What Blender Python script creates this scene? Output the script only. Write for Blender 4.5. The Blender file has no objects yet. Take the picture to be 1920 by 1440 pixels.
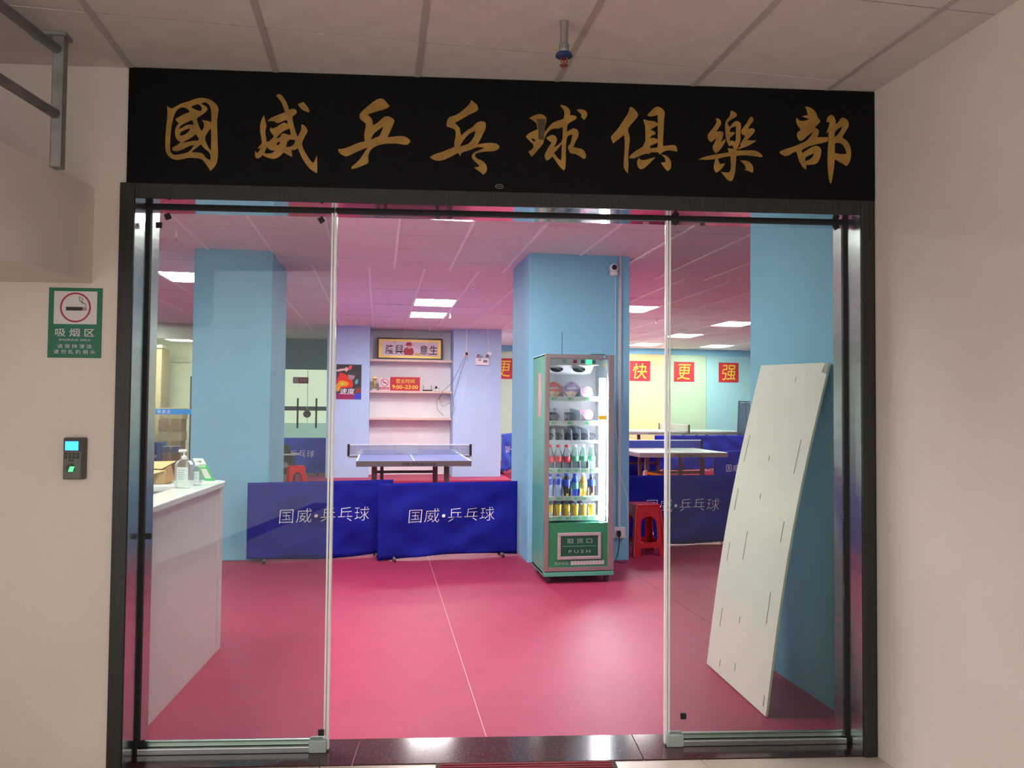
import bpy, bmesh, math, random
from mathutils import Vector, Matrix
random.seed(7)
SC = bpy.context.scene
C = SC.collection
# ------------------------------------------------------------------ camera
FPX, YAW, PIT, ROL, CAMH = 1423.65, 0.173053, 0.030301, 0.0088057, 1.5
fw = Vector((math.sin(YAW)*math.cos(PIT), math.cos(YAW)*math.cos(PIT), math.sin(PIT)))
rt = Vector((math.cos(YAW), -math.sin(YAW), 0)); up = rt.cross(fw)
r2 = math.cos(ROL)*rt + math.sin(ROL)*up; u2 = -math.sin(ROL)*rt + math.cos(ROL)*up
cam = bpy.data.cameras.new('camera'); cam.sensor_fit = 'HORIZONTAL'; cam.sensor_width = 36.0
cam.lens = FPX/1920*36.0; cam.clip_start = 0.05; cam.clip_end = 200
co = bpy.data.objects.new('camera', cam); C.objects.link(co)
co.matrix_world = Matrix(((r2.x, u2.x, -fw.x, 0), (r2.y, u2.y, -fw.y, 0), (r2.z, u2.z, -fw.z, CAMH), (0, 0, 0, 1)))
SC.camera = co
# ------------------------------------------------------------------ world, exposure
w = bpy.data.worlds.new('world'); SC.world = w; w.use_nodes = True
w.node_tree.nodes['Background'].inputs[0].default_value = (1.0, 0.92, 0.86, 1)
w.node_tree.nodes['Background'].inputs[1].default_value = 0.38
PANEL = 12.0          # emission of the hall's ceiling panels
SC.view_settings.view_transform = 'Standard'; SC.view_settings.look = 'None'
SC.view_settings.exposure = 2.28; SC.view_settings.gamma = 1.0; SC.view_settings.use_curve_mapping = False
SC.cycles.transparent_max_bounces = 16; SC.cycles.max_bounces = 8; SC.cycles.diffuse_bounces = 4; SC.cycles.glossy_bounces = 3; SC.cycles.transmission_bounces = 3
SC.cycles.caustics_reflective = False; SC.cycles.caustics_refractive = False

# ------------------------------------------------------------------ materials
MATS = {}
def mat(name, col, rough=.6, metal=0.0, var=.06, scale=6.0, bump=0.0, bscale=60.0, spec=.5, stretch=None, coat=0.0):
    if name in MATS: return MATS[name]
    m = bpy.data.materials.new(name); m.use_nodes = True; nt = m.node_tree; b = nt.nodes['Principled BSDF']
    b.inputs['Roughness'].default_value = rough; b.inputs['Metallic'].default_value = metal
    b.inputs['Specular IOR Level'].default_value = spec; b.inputs['Coat Weight'].default_value = coat
    b.inputs['Base Color'].default_value = (*col, 1)
    tc = nt.nodes.new('ShaderNodeTexCoord'); src = tc.outputs['Object']
    if stretch:
        mp = nt.nodes.new('ShaderNodeMapping'); mp.inputs['Scale'].default_value = stretch
        nt.links.new(src, mp.inputs[0]); src = mp.outputs[0]
    if var > 0:
        n = nt.nodes.new('ShaderNodeTexNoise'); n.inputs['Scale'].default_value = scale; n.inputs['Detail'].default_value = 4
        nt.links.new(src, n.inputs['Vector'])
        r = nt.nodes.new('ShaderNodeValToRGB')
        r.color_ramp.elements[0].position = .3; r.color_ramp.elements[1].position = .7
        r.color_ramp.elements[0].color = (*[max(0, c*(1-var)) for c in col], 1)
        r.color_ramp.elements[1].color = (*[min(1, c*(1+var)) for c in col], 1)
        nt.links.new(n.outputs['Fac'], r.inputs[0]); nt.links.new(r.outputs[0], b.inputs['Base Color'])
    if bump > 0:
        n2 = nt.nodes.new('ShaderNodeTexNoise'); n2.inputs['Scale'].default_value = bscale; n2.inputs['Detail'].default_value = 5
        nt.links.new(src, n2.inputs['Vector'])
        bp = nt.nodes.new('ShaderNodeBump'); bp.inputs['Strength'].default_value = bump; bp.inputs['Distance'].default_value = .01
        nt.links.new(n2.outputs['Fac'], bp.inputs['Height']); nt.links.new(bp.outputs[0], b.inputs['Normal'])
    MATS[name] = m; return m
def glow(name, s):
    b = MATS[name].node_tree.nodes['Principled BSDF']; b.inputs['Emission Color'].default_value = b.inputs['Base Color'].default_value; b.inputs['Emission Strength'].default_value = s
def emat(name, col, strength):
    if name in MATS: return MATS[name]
    m = bpy.data.materials.new(name); m.use_nodes = True; b = m.node_tree.nodes['Principled BSDF']
    b.inputs['Base Color'].default_value = (*col, 1); b.inputs['Emission Color'].default_value = (*col, 1)
    b.inputs['Emission Strength'].default_value = strength; MATS[name] = m; return m
def glass(name, tint, dust_veil=.0, rough=0.0, ior=1.45):
    """thin clear sheet: light passes straight through, Fresnel reflection, a trace of grey veil"""
    if name in MATS: return MATS[name]
    m = bpy.data.materials.new(name); m.use_nodes = True; nt = m.node_tree; nt.nodes.clear()
    out = nt.nodes.new('ShaderNodeOutputMaterial'); t = nt.nodes.new('ShaderNodeBsdfTransparent'); t.inputs[0].default_value = (*tint, 1)
    g = nt.nodes.new('ShaderNodeBsdfGlossy'); g.inputs['Roughness'].default_value = rough; g.inputs['Color'].default_value = (1, 1, 1, 1)
    f = nt.nodes.new('ShaderNodeFresnel'); f.inputs[0].default_value = ior
    mx = nt.nodes.new('ShaderNodeMixShader'); nt.links.new(f.outputs[0], mx.inputs[0]); nt.links.new(t.outputs[0], mx.inputs[1]); nt.links.new(g.outputs[0], mx.inputs[2])
    last = mx
    if dust_veil > 0:
        d = nt.nodes.new('ShaderNodeBsdfDiffuse'); d.inputs[0].default_value = (.75, .76, .72, 1)
        n = nt.nodes.new('ShaderNodeTexNoise'); n.inputs['Scale'].default_value = 2.2; n.inputs['Detail'].default_value = 6
        tc = nt.nodes.new('ShaderNodeTexCoord'); nt.links.new(tc.outputs['Object'], n.inputs['Vector'])
        mr = nt.nodes.new('ShaderNodeMapRange'); mr.inputs[1].default_value = .3; mr.inputs[2].default_value = .7; mr.inputs[3].default_value = dust_veil*.5; mr.inputs[4].default_value = dust_veil*1.5
        nt.links.new(n.outputs['Fac'], mr.inputs[0])
        m2 = nt.nodes.new('ShaderNodeMixShader'); nt.links.new(mr.outputs[0], m2.inputs[0]); nt.links.new(mx.outputs[0], m2.inputs[1]); nt.links.new(d.outputs[0], m2.inputs[2]); last = m2
    nt.links.new(last.outputs[0], out.inputs[0]); MATS[name] = m; return m

WALL = mat('corridor plaster', (.66, .595, .54), .85, var=.05, scale=1.5, bump=.12, bscale=180)
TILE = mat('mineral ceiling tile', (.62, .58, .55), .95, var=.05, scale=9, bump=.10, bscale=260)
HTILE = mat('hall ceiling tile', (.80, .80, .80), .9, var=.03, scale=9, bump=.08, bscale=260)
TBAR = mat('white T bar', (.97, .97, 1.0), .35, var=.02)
TBARD = mat('grey T bar', (.42, .39, .38), .6, var=.03)
DARKGAP = mat('dark gap', (.05, .045, .045), .9, var=0)
BLUE = mat('sky blue paint', (.24, .55, .74), .7, var=.04, scale=2.5, bump=.06, bscale=150)
TEAL = mat('teal paint', (.22, .50, .56), .75, var=.04)
PALE = mat('pale lilac plaster', (.90, .87, .87), .8, var=.03, scale=3)
RED = mat('crimson sports vinyl', (.40, .036, .095), .55, var=.05, scale=5, bump=.05, bscale=300, spec=.4)
SEAM = mat('seam weld', (.70, .42, .40), .6, var=.1)
GRANITE = mat('dark red granite', (.060, .026, .026), .12, var=.5, scale=120)
FLOORT = mat('beige polished tile', (.55, .49, .41), .22, var=.08, scale=4)
BLACKSTEEL = mat('dark brushed steel', (.030, .029, .027), .42, metal=.3, var=.2, scale=3, stretch=(30, 30, 1), spec=.35)
MIRROR = mat('dark mirror steel', (.60, .64, .63), .22, metal=1.0, var=.06, bump=.16, bscale=2.5, stretch=(1, 1, 5))
SOFFIT = mat('mirror steel head', (.55, .52, .55), .05, metal=1.0, var=.05, bump=.06, bscale=2.0)
RUBBER = mat('black rubber', (.006, .006, .006), .7, var=0)
SIGNB = mat('black sign panel', (.003, .003, .0035), .55, var=.3, scale=40, spec=.12)
GOLD = mat('gold foil', (.34, .19, .042), .42, metal=.35, var=.22, scale=14)
FOLD = mat('peeled foil back', (.06, .035, .012), .5, var=.4, scale=30)
CHROME = mat('chrome', (.75, .77, .78), .15, metal=1, var=.03)
STEEL = mat('stainless', (.55, .56, .56), .28, metal=1, var=.05)
GALV = mat('galvanised tube', (.30, .29, .28), .5, metal=.6, var=.2, scale=12)
WHITE = mat('white plastic', (.85, .85, .85), .4, var=.02)
WHITEP = mat('white laminate', (.78, .77, .77), .25, var=.02)
GREYP = mat('grey plastic', (.20, .20, .20), .5, var=.05)
BLACKP = mat('black plastic', (.012, .012, .013), .4, var=0)
GREEN = mat('sign green', (.005, .14, .075), .5, var=.05)
SIGNW = mat('sign white', (.62, .60, .60), .5, var=.03)
REDP = mat('red print', (.55, .012, .03), .5, var=.04)
YELLOWP = mat('yellow print', (.90, .62, .03), .5, var=.04)
BLACKPR = mat('black print', (.02, .018, .02), .6, var=0)
WHITEPR = mat('white print', (.86, .86, .90), .5, var=.02)
FABRIC = mat('royal blue cloth', (.010, .014, .27), .75, var=.12, scale=4, bump=.08, bscale=120, spec=.15)
FABRICB = mat('blue cloth light', (.03, .07, .42), .75, var=.12, scale=4, spec=.15)
PERI_LIT = mat('lit periwinkle paint', (.44, .62, .86), .7, var=.03, scale=2.5)  # paler than the pillar blue, carrying the brighter light at the niche
REDPL = mat('red stool plastic', (.60, .008, .016), .22, var=.03)
BOARD = mat('white laminated board', (.93, .93, .84), .13, var=.03, scale=3, bump=.08, bscale=5)
CARD = mat('brown cardboard', (.40, .26, .13), .8, var=.12, scale=8)
CARD2 = mat('light cardboard', (.55, .40, .22), .8, var=.1, scale=8)
PAPER = mat('kraft paper', (.56, .38, .17), .75, var=.1, scale=7, bump=.3, bscale=20)
TANW = mat('tan veneer', (.55, .42, .24), .5, var=.06, scale=3, stretch=(1, 1, 8))
CREAM = mat('cream wall', (.78, .78, .60), .7, var=.03)
PANE_DOOR = glass('door glass', (.78, .84, .80), dust_veil=.006, ior=1.30)  # diffuse mix stands for the reflected grey veil along with dirt film
PANE_THIN = glass('clear pane', (.95, .97, .96))

# ------------------------------------------------------------------ mesh helpers
class MB:
    def __init__(s): s.v = []; s.f = []
    def add(s, vs, fs):
        o = len(s.v); s.v += [tuple(v) for v in vs]; s.f += [tuple(i+o for i in f) for f in fs]; return s
    def box(s, x0, x1, y0, y1, z0, z1):
        return s.add([(x0,y0,z0),(x1,y0,z0),(x1,y1,z0),(x0,y1,z0),(x0,y0,z1),(x1,y0,z1),(x1,y1,z1),(x0,y1,z1)],
                     [(0,3,2,1),(4,5,6,7),(0,1,5,4),(1,2,6,5),(2,3,7,6),(3,0,4,7)])
    def hexa(s, p): return s.add(p, [(0,3,2,1),(4,5,6,7),(0,1,5,4),(1,2,6,5),(2,3,7,6),(3,0,4,7)])
    def cyl(s, p0, p1, r, n=12, r1=None):
        return s.tube([p0, p1], [r, r if r1 is None else r1], n)
    def tube(s, pts, r, n=8, closed=False):
        pts = [Vector(p) for p in pts]; k = len(pts); rs = r if isinstance(r, (list, tuple)) else [r]*k
        vs = []; ref = None
        for i, p in enumerate(pts):
            if closed: t = pts[(i+1) % k]-pts[i-1]
            else: t = (pts[min(i+1, k-1)]-pts[max(i-1, 0)])
            t = t.normalized() if t.length > 1e-9 else Vector((0, 0, 1))
            if ref is None:
                ref = t.orthogonal().normalized()
            ref = (ref - t*ref.dot(t)); ref = ref.normalized() if ref.length > 1e-6 else t.orthogonal().normalized()
            b = t.cross(ref)
            for j in range(n):
                a = 2*math.pi*j/n; vs.append(p+(ref*math.cos(a)+b*math.sin(a))*rs[i])
        fs = []
        for i in range(k if closed else k-1):
            for j in range(n):
                a = i*n+j; b2 = i*n+(j+1) % n; c = ((i+1) % k)*n+(j+1) % n; d = ((i+1) % k)*n+j; fs.append((a, b2, c, d))
        if not closed: fs.append(tuple(range(n))[::-1]); fs.append(tuple((k-1)*n+j for j in range(n)))
        return s.add(vs, fs)
    def lathe(s, prof, c=(0, 0), n=16, axis='z'):
        vs = []; fs = []; k = len(prof)
        for r, z in prof:
            for j in range(n):
                a = 2*math.pi*j/n
                if axis == 'z': vs.append((c[0]+r*math.cos(a), c[1]+r*math.sin(a), z))
                else: vs.append((c[0]+r*math.cos(a), z, c[1]+r*math.sin(a)))
        for i in range(k-1):
            for j in range(n): fs.append((i*n+j, i*n+(j+1) % n, (i+1)*n+(j+1) % n, (i+1)*n+j))
        fs.append(tuple(range(n))[::-1]); fs.append(tuple((k-1)*n+j for j in range(n)))
        return s.add(vs, fs)
    def prism(s, pts, a, b, plane='xz'):
        n = len(pts)
        def P(p, h): return {'xz': (p[0], h, p[1]), 'xy': (p[0], p[1], h), 'yz': (h, p[0], p[1])}[plane]
        vs = [P(p, a) for p in pts]+[P(p, b) for p in pts]
        fs = [tuple(range(n)), tuple(range(2*n-1, n-1, -1))]+[(i, (i+1) % n, n+(i+1) % n, n+i) for i in range(n)]
        return s.add(vs, fs)
    def obj(s, name, m, parent=None, bevel=0, smooth=False, seg=2, loc=None, rz=0):
        me = bpy.data.meshes.new(name); me.from_pydata(s.v, [], s.f)
        bm = bmesh.new(); bm.from_mesh(me); bmesh.ops.recalc_face_normals(bm, faces=bm.faces); bm.to_mesh(me); bm.free()
        return link(name, me, m, parent, bevel, smooth, seg, loc, rz)
def link(name, me, m, parent=None, bevel=0, smooth=False, seg=2, loc=None, rz=0):
    if m is not None: me.materials.clear(); me.materials.append(m)
    if smooth: me.shade_smooth() if hasattr(me, 'shade_smooth') else None
    o = bpy.data.objects.new(name, me); C.objects.link(o)
    if loc is not None: o.location = loc
    o.rotation_euler = (0, 0, rz)
    if parent is not None: o.parent = parent
    if bevel > 0:
        b = o.modifiers.new('bevel', 'BEVEL'); b.width = bevel; b.segments = seg; b.limit_method = 'ANGLE'; b.angle_limit = math.radians(40)
    return o
def struct(o): o['kind'] = 'structure'; return o
def tag(o, label, cat, group=None):
    o['label'] = label; o['category'] = cat
    if group: o['group'] = group
    return o
def thing(name, label, cat, loc=(0, 0, 0), rz=0, group=None):
    o = bpy.data.objects.new(name, None); C.objects.link(o); o.empty_display_size = .1
    o.location = loc; o.rotation_euler = (0, 0, rz); return tag(o, label, cat, group)
def plab(o, label): o['label'] = label; return o
def bx(name, m, parent, x0, x1, y0, y1, z0, z1, bevel=0, **k): return MB().box(x0, x1, y0, y1, z0, z1).obj(name, m, parent, bevel, **k)
def dup(root, loc=None, rz=None, label=None):
    r = root.copy(); C.objects.link(r)
    if loc is not None: r.location = loc
    if rz is not None: r.rotation_euler = (0, 0, rz)
    if label: r['label'] = label
    for ch in list(root.children):
        c = ch.copy(); C.objects.link(c); c.parent = r
        for g in list(ch.children):
            d = g.copy(); C.objects.link(d); d.parent = c
    return r
def curve_mesh(o):
    dg = bpy.context.evaluated_depsgraph_get(); me = bpy.data.meshes.new_from_object(o.evaluated_get(dg)); cd = o.data
    bpy.data.objects.remove(o); bpy.data.curves.remove(cd); return me
def text(name, body, m, parent, cx, y, cz, w=None, h=None, ext=.001, shear=0, bold=0.0, xf=None, space=1.0):
    """lettering lying in the XZ plane facing -Y, centred on (cx, cz), its face at y-ext"""
    c = bpy.data.curves.new('t', 'FONT'); c.body = body; c.shear = shear; c.offset = bold; c.space_character = space; c.resolution_u = 3
    o = bpy.data.objects.new('t', c); C.objects.link(o); me = curve_mesh(o)
    xs = [v.co.x for v in me.vertices]; ys = [v.co.y for v in me.vertices]
    x0, x1, y0, y1 = min(xs), max(xs), min(ys), max(ys)
    sx = w/(x1-x0) if w else None; sy = h/(y1-y0) if h else None
    sx = sx or sy; sy = sy or sx
    for v in me.vertices:
        p = Vector((cx+(v.co.x-(x0+x1)/2)*sx, y-ext, cz+(v.co.y-(y0+y1)/2)*sy)); v.co = xf @ p if xf else p
    return link(name, me, m, parent)
def smooth_poly(p, it=1):
    for _ in range(it):
        q = []; n = len(p)
        for i in range(n):
            a, b, c = Vector(p[i-1]), Vector(p[i]), Vector(p[(i+1) % n])
            d1 = (b-a); d2 = (c-b)
            if d1.length < 1e-9 or d2.length < 1e-9: continue
            if d1.normalized().dot(d2.normalized()) < .35: q.append(tuple(b))
            else: q.append(tuple(b+(a-b)*.25)); q.append(tuple(b+(c-b)*.25))
        p = q
    return p
def shape(name, polys, m, parent, y, depth, it=0):
    """outlines and holes in the XZ plane, filled and given depth towards -Y"""
    c = bpy.data.curves.new('s', 'CURVE'); c.dimensions = '2D'; c.fill_mode = 'BOTH'; c.extrude = depth/2
    for p in polys:
        p = smooth_poly(p, it); sp = c.splines.new('POLY'); sp.points.add(len(p)-1); sp.use_cyclic_u = True
        for i, q in enumerate(p): sp.points[i].co = (q[0], q[1], 0, 1)
    o = bpy.data.objects.new('s', c); C.objects.link(o); me = curve_mesh(o)
    for v in me.vertices: v.co = Vector((v.co.x, y-depth/2-v.co.z, v.co.y))
    return link(name, me, m, parent)
def ring(cx, cz, r, n=32): return [(cx+r*math.cos(2*math.pi*i/n), cz+r*math.sin(2*math.pi*i/n)) for i in range(n)]
# ------------------------------------------------------------------ the setting
A = math.radians(6.7); TA = math.tan(A); P0 = (2.15, 3.015, 0.0); DRZ = -A     # door wall: local x to the right, local y into the hall
def wall_y(x, d=0.0): return P0[1]+(P0[0]-x)*TA+d/math.cos(A)
CZ, HZ = 2.915, 3.006
DL = dict(loc=P0, rz=DRZ)
# door wall (wide piece left of the opening, header over it)
struct(MB().box(-9.0, -3.25, 0, .25, 0, 3.2).box(-3.25, .02, 0, .25, 2.42, 3.2).obj('wall_front', WALL, **DL))
struct(MB().box(2.15, 2.256, -3.2, 3.02, 0, 3.2).obj('wall_right', WALL))
struct(MB().box(2.256, 2.75, 2.9, 4.36, 0, 3.1).obj('wall_pier', BLUE))
struct(MB().box(2.75, 10.7, 2.7, 2.9, 0, 3.2).obj('wall_hall_front', BLUE))
struct(MB().box(-2.9, -2.75, 1.9, 3.58, 0, 2.915).obj('wall_left', WALL))
# landing slab with parapet left of the door
def quadprism(p, z0, z1): return MB().hexa([(x, y, z0) for x, y in p]+[(x, y, z1) for x, y in p])
struct(quadprism([(-1.168, 3.50), (-1.46, 1.90), (-2.75, 1.90), (-2.75, 3.60)], 2.0, 2.396).obj('wall_landing', WALL, bevel=.004))
# corridor floor: tiles on a bed
fl = struct(MB().prism([(-3, -5), (3.2, -5), (3.2, wall_y(3.2)-.002), (-3, wall_y(-3)-.002)], -.2, -.022, 'xy').obj('floor', DARKGAP))
for i in range(6):
    for j in range(10):
        x0 = -2.62+i*.8; y1 = 3.46-j*.8; x1 = x0+.796; y0 = y1-.796
        ya, yb = min(y1, wall_y(x0)-.004), min(y1, wall_y(x1)-.004)
        if min(ya, yb) <= y0: continue
        MB().prism([(x0, y0), (x1, y0), (x1, yb), (x0, ya)], -.022, 0, 'xy').obj('floor_tile', FLOORT, fl)
# threshold of dark granite
th = struct(MB().box(-3.25, .0, .0, .245, -.1, -.006).obj('trim_threshold', SEAM, **DL))
for a, b in ((-3.25, -2.2585), (-2.2535, -1.0265), (-1.0215, 0)):
    MB().box(a, b, .0, .245, -.006, .004).obj('granite_slab', GRANITE, th)
# hall floor: sheets of vinyl
hf = struct(MB().prism([(-9, wall_y(-9, .25)), (2.7, 2.95), (10.6, 2.95), (10.6, 18.6), (-9, 18.6)], -.2, -.012, 'xy').obj('floor_hall', SEAM))
ed = [-6.1, -4.2, -2.7, -1.295, .502, 2.30, 4.10, 5.90, 7.7, 10.5]
for k in range(len(ed)-1):
    x0, x1 = ed[k]+.0015, ed[k+1]-(.0025 if k == 3 else .0015)
    if x0 < 2.2: ya, yb = wall_y(x0, .246), wall_y(min(x1, 2.256), .246)
    else: ya = yb = 2.92
    MB().prism([(x0, ya), (x1, yb), (x1, 18.4), (x0, 18.4)], -.012, 0, 'xy').obj('floor_sheet', RED, hf)
bx('seam_weld', SEAM, hf, .4995, .5030, wall_y(.5, .246), 9.0, -.011, .0004)
# raised vinyl platform at the far end of the hall
struct(MB().prism([(-6, 13.9), (2.45, 13.9), (2.45, 18.4), (-6, 18.4)], 0, .15, 'xy').obj('floor_platform', RED))
struct(MB().prism([(2.455, 14.9), (10.5, 14.9), (10.5, 18.26), (2.455, 18.26)], 0, .20, 'xy').obj('floor_platform_right', RED))
# pillars
struct(MB().box(-1.773, -1.045, 7.70, 8.86, 0, 3.03).obj('wall_pillar_left', BLUE, bevel=.006))
struct(MB().box(1.426, 2.446, 7.219, 8.15, 0, 3.03).obj('wall_pillar_right', BLUE, bevel=.006))
# hall outer walls
struct(bx('wall_hall_left', BLUE, None, -6.2, -6.0, 3.8, 18.4, 0, 3.1))
struct(bx('wall_hall_right', BLUE, None, 10.5, 10.7, 2.9, 18.4, 0, 3.1))
# niche wall
struct(MB().box(-.97, -.184, 14.6, 17.8, 0, 3.03).box(1.402, 2.339, 14.6, 18.3, 0, 3.03).obj('wall_back', PERI_LIT, bevel=.005))
struct(bx('wall_niche', PALE, None, -.184, 1.402, 15.2, 15.4, 0, 3.03))
# back wall with frosted panels on the right
wb = struct(MB().box(2.339, 10.5, 18.2, 18.4, 2.86, 3.1).box(2.339, 10.5, 18.26, 18.4, .20, 2.86).obj('wall_back_right', BLUE))
PY = mat('frosted panel cream', (.76, .56, .27), .35, var=.02); PG = mat('frosted panel pale green', (.50, .63, .45), .35, var=.02); PA = mat('frosted panel aqua', (.36, .62, .66), .35, var=.02)  # tints carry the differing light behind the frosted glass
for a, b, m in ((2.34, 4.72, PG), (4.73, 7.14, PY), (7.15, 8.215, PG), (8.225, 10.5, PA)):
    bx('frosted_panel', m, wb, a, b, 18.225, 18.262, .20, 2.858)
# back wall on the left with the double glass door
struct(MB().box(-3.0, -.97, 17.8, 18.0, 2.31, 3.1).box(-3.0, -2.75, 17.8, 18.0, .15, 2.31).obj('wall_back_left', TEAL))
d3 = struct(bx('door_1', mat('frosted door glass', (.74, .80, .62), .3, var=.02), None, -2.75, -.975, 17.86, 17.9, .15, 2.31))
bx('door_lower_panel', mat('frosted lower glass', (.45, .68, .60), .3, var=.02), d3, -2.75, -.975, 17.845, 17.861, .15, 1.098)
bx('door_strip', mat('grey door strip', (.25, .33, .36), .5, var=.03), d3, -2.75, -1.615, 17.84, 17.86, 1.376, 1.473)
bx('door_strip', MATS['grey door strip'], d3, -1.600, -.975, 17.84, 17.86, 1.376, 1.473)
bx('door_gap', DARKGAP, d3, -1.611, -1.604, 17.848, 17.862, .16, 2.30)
for x in (-1.815, -1.405):
    MB().cyl((x, 17.80, .98), (x, 17.80, 1.66), .02, 10).cyl((x, 17.80, 1.1), (x, 17.86, 1.1), .012, 8).cyl((x, 17.80, 1.54), (x, 17.86, 1.54), .012, 8).obj('door_handle', BLACKP, d3)
MB().cyl((-1.61, 17.80, 1.30), (-1.61, 17.87, 1.30), .085, 16).obj('door_lock', mat('bronze lock', (.18, .13, .10), .5, metal=.5), d3)
for q_, s_ in (('frosted door glass', .22), ('frosted lower glass', .14), ('frosted panel cream', .02), ('frosted panel pale green', .02), ('frosted panel aqua', .02)): glow(q_, s_)   # slight emission added so the frosted glass reads as lit from behind
# glass partition of the shop on the left, and that shop
struct(MB().box(-6, -2.9, 14.9, 15.05, 2.71, 3.03).box(-2.95, -2.8, 14.9, 17.8, .15, 3.03).obj('wall_partition', mat('grey green beam', (.42, .45, .36), .7)))
w1 = struct(bx('window_1', PANE_THIN, None, -6, -2.96, 14.95, 14.962, .15, 2.71))
bs = bx('glass_strip', mat('cyan strip', (.02, .30, .80), .5, var=.02), w1, -6, -2.96, 14.945, 14.949, 1.308, 1.407)
text('strip_lettering', '精 制 茶 庄', WHITEPR, w1, -3.96, 14.944, 1.357, h=.062)
struct(bx('wall_shop_back', CREAM, None, -6, -2.95, 17.4, 17.6, .15, 3.1))
d4 = struct(bx('door_2', mat('dark bronze door frame', (.07, .055, .045), .4), None, -4.02, -3.0, 17.33, 17.4, .15, 2.10))
bx('door_panel', mat('brown glass door', (.22, .15, .09), .25), d4, -3.95, -3.07, 17.32, 17.34, .2, 2.03)
MB().cyl((-3.86, 17.29, 1.2), (-3.86, 17.29, 1.6), .018).obj('door_handle', mat('brass', (.6, .38, .1), .3, metal=1), d4)
bx('trim_shop', mat('pale trim', (.70, .70, .55), .7), None, -6, -2.95, 17.36, 17.4, 2.40, 2.52)['kind'] = 'structure'

# ---- ceilings: slab, bars and single tiles
def tile_mesh(name, sx, sy, t=.014):
    b = MB().box(-sx/2, sx/2, -sy/2, sy/2, 0, t); me = bpy.data.meshes.new(name); me.from_pydata(b.v, [], b.f); return me
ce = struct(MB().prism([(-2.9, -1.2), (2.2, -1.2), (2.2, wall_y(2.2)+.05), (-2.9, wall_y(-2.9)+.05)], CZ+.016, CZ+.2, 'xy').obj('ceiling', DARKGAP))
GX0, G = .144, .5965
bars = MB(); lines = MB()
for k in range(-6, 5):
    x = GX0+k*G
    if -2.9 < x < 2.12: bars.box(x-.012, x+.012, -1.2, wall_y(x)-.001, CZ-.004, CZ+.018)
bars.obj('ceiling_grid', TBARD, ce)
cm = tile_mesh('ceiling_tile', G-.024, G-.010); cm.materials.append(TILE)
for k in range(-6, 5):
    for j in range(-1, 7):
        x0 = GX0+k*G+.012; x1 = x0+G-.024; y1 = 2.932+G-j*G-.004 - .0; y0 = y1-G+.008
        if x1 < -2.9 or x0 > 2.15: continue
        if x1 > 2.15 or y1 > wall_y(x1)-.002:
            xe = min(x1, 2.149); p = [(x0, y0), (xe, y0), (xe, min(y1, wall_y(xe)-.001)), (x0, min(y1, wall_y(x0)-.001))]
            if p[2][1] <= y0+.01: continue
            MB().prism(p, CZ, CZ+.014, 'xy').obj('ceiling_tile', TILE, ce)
        else:
            o = bpy.data.objects.new('ceiling_tile', cm); C.objects.link(o); o.parent = ce; o.location = ((x0+x1)/2, (y0+y1)/2, CZ+random.uniform(-.002, .001))
# hall
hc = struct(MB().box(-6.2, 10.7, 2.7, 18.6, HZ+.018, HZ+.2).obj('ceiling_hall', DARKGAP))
LIGHTS1 = {(0, 4): 'lit ceiling panel nearest the door, just inside the opening', (-4, 2): 'added out-of-view light panel over the reception counter', (-2, 1): 'added out-of-view light panel close behind the door head', (7, 3): 'added out-of-view light panel to the right behind the blue pier', (-8, 5): 'added out-of-view light panel left of the reception counter'}  # added ones are out of view, put in to brighten hall and corridor
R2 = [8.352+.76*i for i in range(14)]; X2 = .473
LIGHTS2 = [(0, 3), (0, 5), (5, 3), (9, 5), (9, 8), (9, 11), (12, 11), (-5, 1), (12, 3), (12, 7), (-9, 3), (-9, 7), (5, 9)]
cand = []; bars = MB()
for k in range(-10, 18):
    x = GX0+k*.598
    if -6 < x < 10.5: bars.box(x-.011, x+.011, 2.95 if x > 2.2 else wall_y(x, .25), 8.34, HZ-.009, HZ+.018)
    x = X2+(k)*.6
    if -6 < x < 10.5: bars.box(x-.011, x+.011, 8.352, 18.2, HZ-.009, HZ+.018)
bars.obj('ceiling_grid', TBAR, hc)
for k in range(-10, 17):
    for j in range(9):
        cx, cy = GX0+(k+.5)*.598, 3.11+(j+.5)*.598
        if (k, j) in LIGHTS1: continue
        if cx+.29 < 2.26 and cy-.29 < wall_y(cx-.3, .25): continue
        cand.append((cx, cy, 1))
    for j in range(13):
        if (k, j) in LIGHTS2: continue
        cand.append((X2+(k+.5)*.6, R2[j]+.38, 2))
hm = {1: tile_mesh('ceiling_tile', .598-.022, .598-.014), 2: tile_mesh('ceiling_tile', .6-.022, .76-.016)}
for m_ in hm.values(): m_.materials.append(HTILE)
def score(c):
    a = math.atan2(c[0], c[1])-YAW; d = math.hypot(c[0], c[1])
    return d+(100 if abs(a) > .52 else 0)
cand = [c for c in cand if -6 < c[0]-.3 and c[0]+.3 < 10.5]
cand.sort(key=score); rest = MB()
for i, (cx, cy, kz) in enumerate(cand):
    z = HZ+random.uniform(-.003, .002)
    if i < 290:
        o = bpy.data.objects.new('ceiling_tile', hm[kz]); C.objects.link(o); o.parent = hc; o.location = (cx, cy, z)
    else:
        hx, hy = (.288, .296) if kz == 1 else (.289, .377); rest.box(cx-hx, cx+hx, cy-hy, cy+hy, z, z+.014)
o = rest.obj('ceiling_tile_field', HTILE, hc); o['kind'] = 'stuff'
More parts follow.
